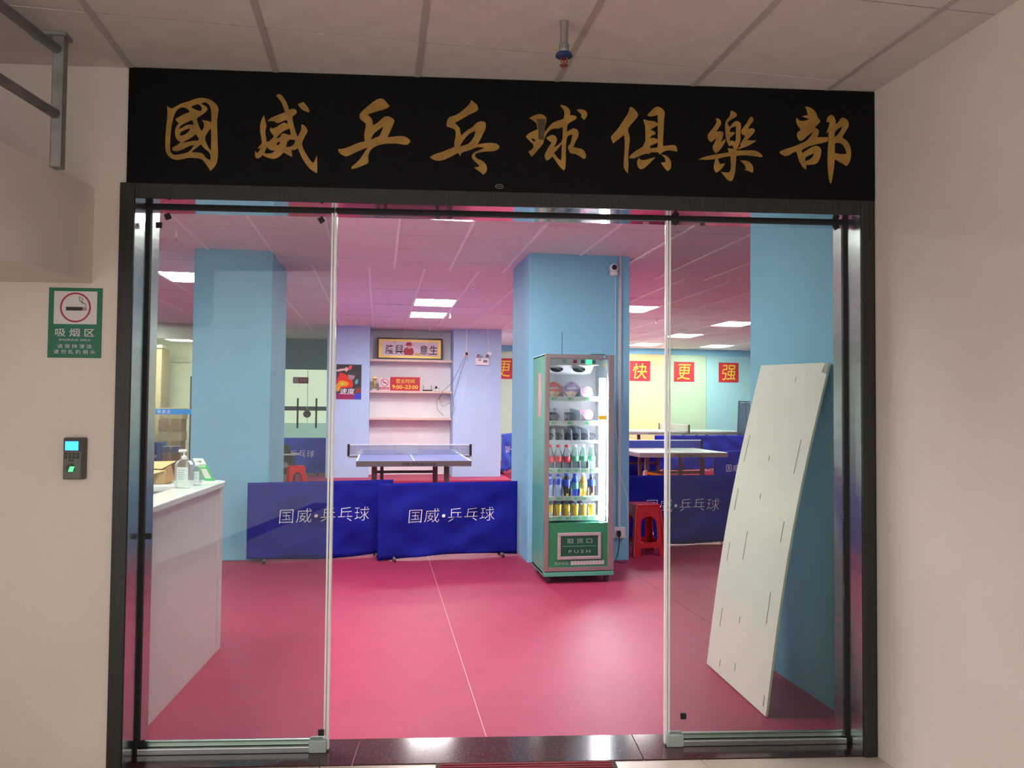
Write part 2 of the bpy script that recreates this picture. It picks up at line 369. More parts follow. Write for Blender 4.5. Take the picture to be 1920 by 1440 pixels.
# ceiling light panels (lit)
PAN = emat('lit panel', (1.0, .97, .96), PANEL)
NAMES = {(0, 3): 'lit square ceiling panel, nearer of the two above the back table', (0, 5): 'lit square ceiling panel, farther of the two above the back table',
 (5, 3): 'bright ceiling panel just right of the right blue pillar', (9, 5): 'bright ceiling panel beside the blue pier at right',
 (9, 8): 'small bright ceiling panel behind the right glass door edge', (9, 11): 'far ceiling panel above the red square reading fast',
 (12, 11): 'far ceiling panel above the red square nearest the blue pier', (-5, 1): 'bright ceiling panel left of the left blue pillar',
 (12, 3): 'added unseen light panel far right behind the pier, nearer one', (12, 7): 'added unseen light panel far right behind the pier, farther one', (-9, 3): 'added unseen light panel far left behind the door jamb, nearer one', (-9, 7): 'added unseen light panel far left behind the door jamb, farther one', (5, 9): 'added light panel hidden behind the right blue pillar'}  # panels on this line are unseen, added to light the hall
def panel(x0, y0, sx, sy, label):
    t = thing('ceiling_light', label, 'ceiling light', (x0, y0, HZ), group='lit ceiling panels')
    bx('diffuser', PAN, t, .022, sx-.022, .022, sy-.022, -.003, .012)
    MB().box(0, sx, 0, .02, -.006, .014).box(0, sx, sy-.02, sy, -.006, .014).box(0, .02, .02, sy-.02, -.006, .014).box(sx-.02, sx, .02, sy-.02, -.006, .014).obj('frame', WHITE, t)
for (k, j), l in LIGHTS1.items(): panel(GX0+k*.598+.002, 3.11+j*.598+.002, .594, .594, l)
for i, (k, j) in enumerate(LIGHTS2):
    panel(X2+k*.6+.003, R2[j]+.003, .594, .754, NAMES.get((k, j), 'added light panel hidden behind pillar or wall'))
# ------------------------------------------------------------------ door frame, doors, sign
tf = struct(MB().box(-3.25, -3.19, -.012, 0, 0, 2.425).box(-.065, -.008, -.012, 0, 0, 2.425).box(-3.19, -.065, -.012, 0, 2.362, 2.425).obj('trim_frame', BLACKSTEEL, bevel=.003, **DL))
bx('jamb', MIRROR, tf, -3.25, -3.19, 0, .125, 0, 2.362); bx('jamb', MIRROR, tf, -3.25, -3.19, .145, .25, 0, 2.362)
bx('jamb', MIRROR, tf, -.065, .0, 0, .125, 0, 2.362); bx('jamb', MIRROR, tf, -.065, .0, .145, .25, 0, 2.362)
bx('head_lining', SOFFIT, tf, -3.25, 0, 0, .126, 2.362, 2.419); bx('head_lining', SOFFIT, tf, -3.25, 0, .144, .25, 2.362, 2.419)
bx('gasket', RUBBER, tf, -3.20, -3.178, .124, .146, 0, 2.362); bx('gasket', RUBBER, tf, -.078, -.055, .124, .146, 0, 2.362)
bx('gasket', RUBBER, tf, -3.178, -.078, .124, .146, 2.350, 2.364)
bx('corner_gap', RUBBER, tf, -.008, .0, -.004, .0, 0, 2.425)
EDGE = glass('glass edge', (.80, .90, .86), rough=.1, ior=1.6); EDGE2 = mat('polished glass edge', (.84, .88, .88), .2, var=.12, scale=3, stretch=(40, 40, 2), spec=.8)
CLIP = mat('clear green clip', (.38, .47, .42), .15, var=.05)
def door(n, x0, x1, free):        # free: x of the polished edge facing the opening
    d = struct(bx('door_%d' % n, PANE_DOOR, None, x0, x1, .129, .141, .035, 2.351, **DL))
    s = 1 if free == x0 else -1
    a, b = sorted((free+s*.004, free-s*.008)); bx('glass_edge', EDGE2, d, a, b, .124, .146, .012, 2.362, bevel=.002)
    a, b = sorted((free+s*.008, free+s*.016)); bx('edge_seal', EDGE2, d, a, b, .1262, .129, .04, 2.35)
    MB().box(x0, x1, .112, .127, .004, .030).box(x0, x1, .143, .158, .004, .052).box(x0, x1, .127, .143, .004, .016).obj('bottom_rail', STEEL, d, bevel=.003)
    a, b = sorted((free, free+s*.075)); bx('rail_end_clip', CLIP, d, a, b, .108, .16, .004, .058, bevel=.004)
    def st(x, z, rot=0):
        r = .0125; c, q = math.cos(rot), math.sin(rot)
        MB().prism([(x+r*(c*i-q*j), z+r*(q*i+c*j)) for i, j in ((-1, -1), (1, -1), (1, 1), (-1, 1))], .121, .129, 'xz').obj('corner_pad', RUBBER, d)
    return st
st = door(3, -3.18, -2.383, -2.383)
st(-3.105, 2.318, .35); st(-2.443, 2.318, .6); st(-3.142, 2.279, 0); st(-3.158, .93, 0); st(-3.163, .05, .1); st(-2.408, .085, 0)
st = door(4, -.895, -.078, -.895)
st(-.858, 2.345, .7); st(-.112, 2.340, .5); st(-.818, .133, 0); st(-.843, .02+.012, .4)

sg = thing('shop_sign', 'long black signboard with eight gold brush characters above the glass door', 'sign', **{'loc': P0, 'rz': DRZ})
bx('panel', SIGNB, sg, -3.225, -.002, -.010, .0, 2.425, 2.913)
GL = [  # (scale, origin x, origin y, outlines and holes in the tracing grid)
('国', 9, 300, 180, ["130 220 200 275 265 240 365 180 480 150 620 95 740 85 860 115 950 185 995 250 985 360 970 480 980 620 990 800 1000 960 1000 1110 960 1220 880 1300 840 1240 790 1170 735 1105 640 1085 500 1080 380 1110 280 1120 190 1075 130 1000 112 880 115 700 125 540 140 380 135 300",
 "400 245 460 260 510 310 500 330 420 355 275 440 300 490 340 500 300 545 270 620 270 680 290 760 340 810 380 820 300 880 230 915 235 960 250 970 310 975 400 950 500 890 600 865 540 960 480 1000 380 1020 270 1040 210 1000 190 920 195 760 210 560 240 400 290 290 350 250",
 "530 235 600 200 660 190 710 240 715 290 690 310 620 290 560 260", "690 185 750 155 810 175 860 240 875 340 880 490 820 470 720 455 760 520 755 580 720 645 690 600 650 500 630 430 700 380 780 320 808 285 800 240 740 205",
 "350 690 370 650 440 620 520 590 515 630 470 680 390 720 355 710", "330 610 360 550 430 510 560 455 585 535 510 530 440 550 380 590", "400 840 450 800 560 740 620 690 680 770 650 805 610 795 500 815",
 "770 770 800 680 870 590 882 700 882 970 830 900", "550 990 620 930 710 860 770 930 870 1000 882 1110 860 1120 790 1080 760 1020 700 995 600 990"]),
('威', 9, 470, 175, ["425 90 470 62 520 80 590 170 630 260 645 325 710 305 765 320 785 360 765 395 700 440 720 530 750 640 800 780 830 720 865 650 860 575 885 568 940 610 970 670 960 710 930 750 870 885 900 970 950 1060 1030 1180 1075 1210 1100 1160 1130 1090 1143 1250 1138 1380 1080 1350 1000 1295 900 1160 850 1060 805 960 760 995 705 990 718 1110 650 1080 570 1035 520 1090 440 1140 360 1140 280 1115 215 1080 180 1125 130 1140 92 1110 92 1010 130 1050 185 970 135 965 160 930 205 890 195 800 170 690 165 590 190 490 228 415 265 540 278 590 250 690 275 800 280 860 320 855 360 820 405 770 350 700 328 660 355 615 375 640 450 610 520 560 575 535 620 560 635 580 625 520 610 490 550 515 455 555 420 525 370 510 290 518 330 470 440 420 585 365 560 300 520 200 460 125",
 "450 800 470 760 560 680 665 635 690 740 650 745 570 715 530 730 510 780 470 800", "450 915 455 880 500 850 510 880 490 910", "610 945 630 850 670 820 755 825 760 880 700 940", "245 1045 290 945 320 980 370 1005 430 1000 390 1040 320 1060", "795 230 890 195 950 260 990 325 988 368 900 340 830 290"]),
('乒', 9, 620, 175, ["130 980 240 970 340 930 480 870 580 850 570 760 580 680 605 550 540 510 490 460 485 410 520 350 620 265 740 165 830 125 895 145 950 210 990 250 970 280 900 315 760 350 620 400 680 450 710 510 715 580 790 540 900 435 970 425 1030 450 1080 490 1070 530 1020 650 965 780 1060 765 1190 755 1260 765 1330 810 1350 840 1330 875 1290 908 1150 885 1000 880 860 895 730 945 670 1010 640 1090 650 1170 645 1205 590 1240 460 1290 365 1310 360 1275 430 1220 500 1150 560 1060 630 950 500 1000 360 1065 280 1105 200 1075 150 1030",
 "680 820 720 730 790 665 890 600 860 690 830 760 760 785"]),
('乓', 9, 795, 180, ["105 1065 180 1015 300 980 430 925 520 890 510 820 530 740 540 650 520 600 460 570 380 550 378 490 395 430 430 390 550 355 680 255 775 160 785 108 850 150 900 205 910 260 880 295 760 350 640 420 520 490 570 540 605 580 610 640 632 705 700 630 830 550 880 490 950 458 1030 470 1045 530 1035 600 1000 660 960 750 905 850 1010 830 1120 820 1210 830 1270 865 1275 900 1240 940 1170 965 1020 965 870 1000 865 1050 900 1090 990 1120 1050 1180 1070 1240 1060 1310 1010 1355 940 1300 890 1265 850 1240 940 1215 920 1180 860 1130 815 1080 810 1030 840 990 920 950 1025 905 940 895 880 900 780 945 630 985 615 1050 580 990 440 1065 330 1115 240 1125 170 1110",
 "608 885 650 800 720 710 800 645 868 625 850 710 800 790 740 850"]),
('球', 9.6, 975, 190, ["165 335 250 285 350 258 430 280 475 340 465 430 440 500 435 580 470 560 520 480 590 415 680 380 780 350 795 280 795 210 765 160 710 105 750 95 830 120 885 170 902 230 895 280 990 288 1020 325 1000 355 910 400 860 440 840 500 845 580 920 530 980 515 1035 545 1055 600 1045 670 1000 750 960 850 1030 870 1120 885 1165 930 1190 1000 1185 1050 1145 1065 1070 1010 990 970 910 970 875 910 860 840 905 800 925 720 945 620 890 640 850 660 830 760 825 900 828 1080 820 1240 790 1270 720 1210 650 1110 585 1020 530 1075 480 1095 445 1030 450 970 500 880 570 770 500 730 472 685 520 655 590 630 640 660 670 710 650 780 605 860 680 820 760 745 768 620 765 490 700 520 600 520 530 550 460 640 435 720 420 790 330 900 210 1030 150 935 230 890 250 810 170 745 105 670 140 620 220 575 310 540 300 430 240 385",
 "200 705 230 690 280 730 265 755 230 745", "610 960 690 880 750 790 750 880 745 1095 690 1060", "1015 185 1080 170 1160 185 1205 235 1205 300 1150 370 1090 305 1105 270"]),
('俱', 9.6, 1135, 190, ["95 680 115 640 220 530 340 340 420 220 435 130 465 122 540 185 595 270 560 330 470 430 395 525 430 640 440 730 425 850 410 1020 420 1180 405 1325 340 1240 330 1150 345 960 350 780 335 625 250 700 140 785",
 "750 270 830 185 905 120 970 122 1050 180 1072 240 1055 330 1045 560 1035 830 1160 815 1240 808 1285 840 1297 930 1170 905 1080 910 980 980 945 935 800 945 790 975 740 960 640 1000 520 1055 430 1050 440 1005 540 920 720 815 720 480 680 360 705 350 790 380 870 380 945 420 940 270 800 305",
 "800 540 940 458 945 705 915 700 890 685 800 685 830 640 905 615 895 580 850 550", "800 830 945 765 940 855 810 870", "605 1040 630 1080 700 1085 800 1055 900 1030 840 1100 690 1240 620 1248 575 1180 570 1100", "1010 980 1100 1000 1170 1070 1190 1160 1175 1240 1125 1280 1070 1230 1000 1130 1085 1115 1080 1050"]),
('樂', 9.6, 1300, 200, ["400 235 445 230 495 270 505 330 460 400 410 475 500 462 545 490 535 560 490 670 575 600 585 630 520 750 440 840 405 862 355 800 345 740 385 670 420 580 320 660 275 620 252 550 290 480 370 390 430 290",
 "870 430 960 320 1005 230 1040 198 1080 220 1085 280 1020 350 980 430 1050 402 1095 415 1113 460 1060 530 965 622 1060 630 1120 625 1125 645 980 730 850 775 800 797 812 765 858 725 842 705 900 610 935 545 870 510 865 470",
 "668 95 720 100 785 150 780 195 700 240 625 290 612 330 660 390 720 300 790 272 850 310 862 370 850 460 850 640 825 700 790 790 760 812 900 808 1110 805 1200 850 1250 905 1240 930 1100 910 930 890 775 905 765 1060 750 1230 710 1340 680 1362 620 1345 570 1280 500 1195 600 1210 660 1200 680 1100 670 910 540 930 440 965 480 1055 575 1040 520 1130 440 1200 405 1210 370 1140 370 1070 400 965 230 980 95 970 190 925 400 880 640 845 620 770 655 770 725 790 720 740 690 712 650 735 600 640 580 540 575 420 575 310 610 240 670 170",
 "655 450 680 395 770 370 770 480 765 640 735 650 700 625 655 640 655 580 745 510 745 480 690 475 655 480", "845 990 930 985 1020 1020 1080 1100 1080 1190 1060 1210 990 1175 915 1155 950 1140 930 1070"]),
('部', 9, 1450, 190, ["545 100 620 110 700 165 740 230 750 285 800 335 790 370 705 455 760 480 775 540 745 620 928 620 930 690 860 710 720 740 600 775 480 840 490 890 580 830 680 770 750 765 810 810 815 870 790 980 740 1070 650 1085 555 1090 555 1165 490 1120 430 1000 400 870 370 860 230 950 130 910 105 875 140 845 370 770 560 690 640 600 670 530 590 590 480 690 430 670 400 600 405 540 470 495 420 430 385 350 395 290 440 340 510 350 620 315 560 290 490 265 590 240 570 160",
 "540 960 690 890 670 960 600 1005 540 1030", "905 360 920 280 970 235 1020 250 1060 330 1055 400 1110 360 1150 285 1210 290 1270 340 1285 420 1240 500 1165 620 1240 670 1300 760 1320 860 1310 990 1270 1080 1240 1110 1150 1050 1040 990 1020 1180 990 1350 970 1415 940 1330 920 1120 920 900 935 700 940 600 935 520 890 555 920 500 950 420 955 360",
 "1035 620 1040 520 1165 430 1150 500 1080 590", "1045 720 1110 710 1180 740 1230 830 1240 900 1130 905 1040 885"]),
]
def sign_uv(px, py):   # tracing grid -> metres on the board (bilinear over the board's own corners)
    tl, tr, bl, br = (242., 133.), (1643., 172.), (240., 345.), (1640., 378.)
    u = (px-241)/(1641.5-241); v = .5
    for _ in range(3):
        top = tl[1]+u*(tr[1]-tl[1]); bot = bl[1]+u*(br[1]-bl[1]); v = (py-top)/(bot-top)
    # foreshortening along the board (its right end is the nearer one)
    q = u*SGK/(1+u*(SGK-1)) if SGK != 1 else u
    return -3.225+q*3.223, 2.913-v*.488
SGK = .9506
for ch, sc, ox, oy, polys in GL:
    P = []
    for s in polys:
        n = [float(q) for q in s.split()]; P.append([sign_uv(ox+n[i]/sc, oy+n[i+1]/sc) for i in range(0, len(n), 2)])
    shape('gold_character', P, GOLD, sg, -.010, .004, it=1)
def spoly(s, sc, ox, oy): n = [float(q) for q in s.split()]; return [sign_uv(ox+n[i]/sc, oy+n[i+1]/sc) for i in range(0, len(n), 2)]
plab(shape('peeled_foil', [spoly("290 360 380 352 455 365 450 480 440 580 425 725 335 715 328 560 308 430", 9.6, 975, 190)], FOLD, sg, -.0142, .004), 'dark peeled patch of foil on the fifth character')
plab(shape('maker_badge', [[(-1.664+.018*math.cos(a*math.pi/12), 2.447+.010*math.sin(a*math.pi/12)) for a in range(24)], [(-1.664+.0155*math.cos(a*math.pi/12), 2.447+.0078*math.sin(a*math.pi/12)) for a in range(24)]], GREYP, sg, -.010, .001), 'tiny oval maker badge')
text('badge_lettering', 'MAZ', GREYP, sg, -1.664, -.010, 2.447, w=.018)

# smoking area sign
s1 = thing('smoking_sign', 'green smoking area sign with a cigarette in a red ring on the left wall', 'sign', P0, DRZ)
X0, X1, Z0, Z1 = -3.529, -3.3145, 1.688, 1.979
bx('plate', GREEN, s1, X0, X1, -.004, -.0, Z0, Z1)
bx('white_field', SIGNW, s1, X0+.022, X1-.019, -.0052, -.004, Z0+.140, Z1-.014)
cx, cz = (X0+X1)/2+.0015, Z1-.0815
shape('red_ring', [ring(cx, cz, .0625), ring(cx, cz, .0555)], mat('ring red', (.35, .006, .04), .5, var=0), s1, -.0052, .0008)
bx('cigarette', BLACKPR, s1, cx-.038, cx+.028, -.0062, -.0052, cz-.013, cz+.002)
for dx in (.031, .037, .043): bx('ember_stripe', MATS['ring red'], s1, cx+dx-.001, cx+dx+.0018, -.0062, -.0052, cz-.013, cz+.002)
MB().tube([(cx+.043, -.0056, cz+.006), (cx+.040, -.0056, cz+.014), (cx+.028, -.0056, cz+.022), (cx+.024, -.0056, cz+.026), (cx+.030, -.0056, cz+.034), (cx+.024, -.0056, cz+.040), (cx+.015, -.0056, cz+.046), (cx+.014, -.0056, cz+.036), (cx+.020, -.0056, cz+.024), (cx+.030, -.0056, cz+.016)], .0012, 5).obj('smoke_curl', BLACKPR, s1)
text('sign_lettering', '吸 烟 区', SIGNW, s1, cx, -.0042, Z0+.105, w=.158, h=.034, bold=.006)
text('sign_lettering', 'SMOKING AREA', SIGNW, s1, cx, -.0042, Z0+.074, w=.128, h=.0085)
text('sign_lettering', '请 保 持 清 洁', SIGNW, s1, cx, -.0042, Z0+.048, w=.138, h=.017)
text('sign_lettering', '请 勿 乱 扔 烟 头', SIGNW, s1, cx, -.0042, Z0+.025, w=.168, h=.017)

# access reader
rd = thing('access_reader', 'grey fingerprint access reader with blue screen beside the door frame', 'access reader', (P0[0], P0[1], 0), DRZ)
RX0, RX1, RZ0, RZ1 = -3.4425, -3.370, 1.187, 1.3585
READG = mat('reader grey', (.10, .097, .09), .45, var=.05)
MB().hexa([(RX0, -.030, RZ0), (RX1, -.030, RZ0), (RX1+.012, 0, RZ0), (RX0-.002, 0, RZ0), (RX0, -.030, RZ1), (RX1, -.030, RZ1), (RX1+.012, 0, RZ1), (RX0-.002, 0, RZ1)]).obj('housing', READG, rd, bevel=.005)
bx('bezel', BLACKP, rd, RX0+.002, RX1-.002, -.0312, -.0298, RZ1-.056, RZ1-.004, bevel=.0008)
bx('screen', emat('blue screen', (.03, .30, 1.0), .55), rd, RX0+.009, RX1-.011, -.0322, -.031, RZ1-.052, RZ1-.015)
for i in range(4):
    for j in range(2): bx('key', BLACKP, rd, RX0+.006+i*.016, RX0+.016+i*.016, -.0325, -.0298, RZ1-.072-j*.014, RZ1-.061-j*.014, bevel=.001)
bx('bell_key', BLACKP, rd, RX0+.024, RX0+.042, -.0325, -.0298, RZ1-.097, RZ1-.090)
MB().lathe([(.017, -.036), (.017, -.029)], (RX0+.031, RZ1-.125), 20, 'y').obj('sensor_ring', BLACKP, rd)
MB().prism([(RX0+.026, RZ1-.138), (RX0+.044, RZ1-.138), (RX0+.050, RZ1-.118), (RX0+.033, RZ1-.118)], -.0375, -.035, 'xz').obj('finger_window', emat('green glow', (.04, 1.0, .12), .8), rd)

# railing on the landing
rl = thing('landing_railing', 'galvanised tube railing on the landing above the smoking sign', 'railing', (0, 0, 2.396))
dX, dY = -.185, -1.0        # along the parapet, towards the camera
bx('post', GALV, rl, -1.247, -1.205, 3.115, 3.16, 0, .519, bevel=.006)
MB().tube([(-1.228, 3.135, .455), (-1.228+dX*1.25, 3.135+dY*1.25, .455)], .019, 12).obj('rail', GALV, rl, smooth=True)
MB().tube([(-1.228, 3.135, .205), (-1.228+dX*1.25, 3.135+dY*1.25, .205)], .019, 12).obj('rail', GALV, rl, smooth=True)
bx('top_plate', GALV, rl, -1.33, -1.195, 3.105, 3.17, .505, .518)

# sprinkler over the corridor
def sprinkler(x, y, z, label, big=True, blue=True):
    t = thing('sprinkler', label, 'sprinkler', (x, y, z), group='ceiling sprinklers')
    if big:
        MB().lathe([(.015, 0), (.0145, -.085), (.0135, -.087)], n=16).obj('pipe', GALV, t, smooth=False)
        MB().lathe([(.013, -.085), (.019, -.088), (.019, -.108), (.016, -.118)], n=12).obj('collar', GALV, t)
        MB().lathe([(.012, -.116), (.030, -.122), (.032, -.130), (.024, -.134), (.010, -.134)], n=20).obj('escutcheon', mat('blue escutcheon', (.01, .05, .15), .35, var=.3, scale=30), t)
        MB().tube([(-.010, 0, -.132), (-.012, 0, -.145), (-.006, 0, -.160), (.006, 0, -.160), (.012, 0, -.145), (.010, 0, -.132)], .0025, 6).obj('yoke', mat('brass yoke', (.30, .16, .10), .4, metal=.7), t)
        MB().cyl((0, 0, -.132), (0, 0, -.158), .003).obj('bulb', mat('red bulb', (.35, .01, .01), .2), t)
        MB().lathe([(.016, -.163), (.016, -.165)], n=12).obj('deflector', MATS['brass yoke'], t)
    else:
        MB().lathe([(.012, 0), (.012, -.05), (.02, -.055), (.02, -.065)], n=10).obj('pipe', WHITE, t)
        MB().lathe([(.022, -.09), (.022, -.094)], n=10).obj('deflector', CHROME, t); MB().cyl((0, 0, -.06), (0, 0, -.092), .006, 6).obj('yoke', CHROME, t)
sprinkler(.649, 2.67, CZ, 'sprinkler with blue collar hanging from the corridor ceiling')
for x, y, l in ((1.092, 9.0, 'small white sprinkler on the pink ceiling left of the right pillar'), (1.105, 12.06, 'small sprinkler beside the far pair of ceiling panels'), (.902, 14.0, 'small sprinkler in front of the shelf niche'), (-1.753, 6.95, 'small sprinkler behind the left glass door'), (4.5, 11.94, 'small sprinkler by the right glass door edge')):
    sprinkler(x, y, HZ, l, False)
# doormat
mt = thing('doormat', 'dark red ribbed doormat in front of the threshold', 'doormat', (.255, wall_y(.255)-.012, 0), DRZ)
bx('mat_base', mat('mat edge', (.05, .02, .02), .8), mt, 0, .755, -.5, -.0, 0, .008)
for i in range(24): bx('rib', mat('mat red', (.18, .008, .014), .8, var=.2, scale=60), mt, .02, .735, -.492+i*.0202, -.480+i*.0202, .008, .013)
# ------------------------------------------------------------------ hall furniture
# reception counter
RC = math.radians(-4.66)
ct = thing('reception_counter', 'white reception counter with rounded top behind the left glass door', 'counter', (-.946, 4.963, 0), RC)
MB().box(-.02, 0, -1.24, -.085, 0, .995).box(-1.30, -.02, -.02, 0, 0, .995).obj('body', WHITEP, ct)
bx('end_post', WHITEP, ct, -.02, .004, -.080, 0, 0, .995, bevel=.003)
bx('inner_desk', mat('grey desk', (.36, .42, .48), .35), ct, -1.30, -.02, -1.24, -.02, .70, .725)
tp = [(-1.32, .03), (-.10, .03)] + [(-.07+.10*math.sin(a*math.pi/12), -.07+.10*math.cos(a*math.pi/12)) for a in range(0, 7)] + [(.03, -1.26), (-.145, -1.26), (-.145, -.32), (-1.32, -.32)]
MB().prism(tp, .995, 1.03, 'xy').obj('countertop', mat('glossy white top', (.80, .81, .80), .06, var=.01), ct, bevel=.005)
CLEAR = glass('clear plastic', (.93, .97, .97), dust_veil=.18, rough=.15, ior=1.35)
def pump(x, y, label, w, d, h, pumptop=True):
    t = thing('sanitizer_bottle', label, 'bottle', (x, y, 1.03), RC, group='bottles on the counter')
    MB().prism([(-w/2, .004), (-w/2+.004, 0), (w/2-.004, 0), (w/2, .004), (w/2, h*.62), (w*.36, h*.70), (.014, h*.76), (-.014, h*.76), (-w*.36, h*.70), (-w/2, h*.62)], -d/2, d/2, 'xz').obj('bottle_body', CLEAR, t, bevel=.006)
    bx('bottle_label', mat('pale label', (.66, .76, .74), .5, var=.12, scale=60), t, -w*.36, w*.36, -d/2-.001, -d/2+.0005, h*.18, h*.55)
    for i in range(5): bx('label_line', mat('label ink', (.30, .38, .38), .6), t, -w*.30, w*(.1+.04*(i % 3)), -d/2-.0016, -d/2-.0008, h*(.24+.055*i), h*(.255+.055*i))
    MB().lathe([(.015, h*.75), (.015, h*.83), (.006, h*.84), (.006, h*.93)], n=14).obj('collar', WHITE, t)
    if pumptop: MB().box(-.030, .012, -.008, .008, h*.93, h).obj('pump_head', WHITE, t, bevel=.003)
pump(-1.073, 4.525, 'clear hand sanitizer pump bottle at the front of the counter', .085, .05, .215)
pump(-1.030, 4.66, 'slim clear bottle behind the pump bottle on the counter', .04, .04, .15, False)
cs = thing('payment_stand', 'green and white leaning card stand on the counter corner', 'card stand', (-1.0, 4.86, 1.03), RC)
def lean(p): return (p[0]-.55*p[2], p[1], p[2])
def slab(x0, x1, y0, y1, z0, z1): return MB().hexa([lean(q) for q in ((x0,y0,z0),(x1,y0,z0),(x1,y1,z0),(x0,y1,z0),(x0,y0,z1),(x1,y0,z1),(x1,y1,z1),(x0,y1,z1))])
GCARD = mat('card green', (.03, .42, .09), .45)
slab(-.03, .03, 0, .006, .004, .105).obj('card', GCARD, cs); slab(-.03, .03, 0, .006, .105, .142).obj('card_header', WHITE, cs)
slab(-.018, .018, -.001, 0, .022, .080).obj('blank_square', SIGNW, cs); slab(-.022, .022, -.001, 0, .088, .102).obj('pale_band', mat('pale green', (.35, .75, .35), .5), cs)
slab(-.015, .012, -.001, 0, .118, .128).obj('header_mark', GREYP, cs); bx('foot', WHITE, cs, -.035, .035, -.012, .03, 0, .006)
kb = thing('kraft_box', 'torn open kraft paper carton on the back of the counter', 'carton', (-1.36, 4.84, 1.03), math.radians(3))
MB().hexa([(-.16, -.09, 0), (.12, -.10, 0), (.12, .07, 0), (-.16, .07, 0), (-.16, -.085, .085), (.125, -.095, .075), (.12, .07, .09), (-.16, .07, .09)]).obj('carton_body', CARD, kb, bevel=.003)
MB().hexa([(-.16, -.14, .050), (.02, -.15, .045), (.125, -.095, .078), (-.16, -.085, .088), (-.16, -.14, .053), (.02, -.15, .048), (.125, -.095, .081), (-.16, -.085, .091)]).obj('flap', PAPER, kb)
MB().hexa([(-.16, -.06, .094), (.10, -.07, .086), (.155, .06, .122), (-.16, .07, .115), (-.16, -.06, .097), (.10, -.07, .089), (.155, .06, .125), (-.16, .07, .118)]).obj('flap', PAPER, kb)
MB().hexa([(.125, -.095, .0), (.15, -.05, .01), (.15, .05, .01), (.12, .07, 0), (.10, -.095, .075), (.13, -.05, .10), (.13, .05, .10), (.12, .07, .09)]).obj('flap', mat('rust card', (.34, .16, .06), .8), kb)

# leaning white board (slightly bowed sheet, foot on the floor, top against the blue wall)
wbn = thing('leaning_board', 'tall white laminated board leaning against the blue wall at right', 'board', (1.905, 3.85, 0))
BL, BR, TL, TR = Vector((1.926, 4.234, .004)), Vector((1.884, 3.467, .004)), Vector((2.245, 4.184, 1.758)), Vector((2.245, 3.489, 1.737))
nb = (BR-BL).cross(TL-BL).normalized();  nb = nb if nb.x < 0 else -nb
def bpt(u, v, off): return BL.lerp(BR, u).lerp(TL.lerp(TR, u), v) + nb*(.035*math.sin(math.pi*v)+off) - Vector((1.905, 3.85, 0))
m_ = MB(); NV = 16
for off in (0, .012):
    for i in range(NV+1):
        for u in (0, .5, 1): m_.v.append(tuple(bpt(u, i/NV, off)))
for i in range(NV):
    for j in range(2):
        a = i*3+j; b = 3*(NV+1)+a; m_.f += [(a, a+1, a+4, a+3), (b, b+3, b+4, b+1)]
    a = i*3; b = 3*(NV+1)+a; m_.f += [(a, a+3, b+3, b), (a+2, b+2, b+5, a+5)]
t = NV*3; b = 3*(NV+1)
m_.f += [(0, b, b+1, 1), (1, b+1, b+2, 2), (t, t+1, b+t+1, b+t), (t+1, t+2, b+t+2, b+t+1)]
m_.obj('sheet', BOARD, wbn, smooth=False)
def cut(u, v, du, dv): # rectangular slit tabs
    q = [bpt(u-du, v-dv, .0115), bpt(u+du, v-dv, .0115), bpt(u+du, v+dv, .0115), bpt(u-du, v+dv, .0115)]
    MB().hexa(q+[Vector(p)+nb*.0022 for p in q]).obj('cut_tab', BOARD, wbn)
    q = [bpt(u+du, v-dv, .0118), bpt(u+du+.006, v-dv, .0118), bpt(u+du+.006, v+dv, .0118), bpt(u+du, v+dv, .0118)]
    MB().hexa(q+[Vector(p)+nb*.0012 for p in q]).obj('cut_slit', GREYP, wbn)
for u, v, du, dv in ((.55, .95, .05, .008), (.08, .72, .012, .045), (.45, .70, .03, .008), (.86, .72, .012, .05), (.42, .58, .05, .008), (.08, .55, .012, .035), (.86, .50, .012, .03), (.36, .42, .012, .045), (.10, .38, .012, .03), (.84, .28, .012, .045), (.14, .17, .012, .03), (.42, .20, .04, .01), (.45, .06, .035, .012), (.20, .035, .03, .012), (.92, .035, .03, .015)): cut(u, v, du, dv)
MB().hexa([bpt(.93, .972, .011), bpt(1.0, .965, .011), bpt(1.0, 1.0, .011), bpt(.95, 1.0, .011)]+[Vector(p)+nb*.002 for p in (bpt(.93, .972, .011), bpt(1.0, .965, .011), bpt(1.0, 1.0, .011), bpt(.95, 1.0, .011))]).obj('torn_corner', mat('torn card', (.45, .42, .36), .9, var=.3, scale=60), wbn)

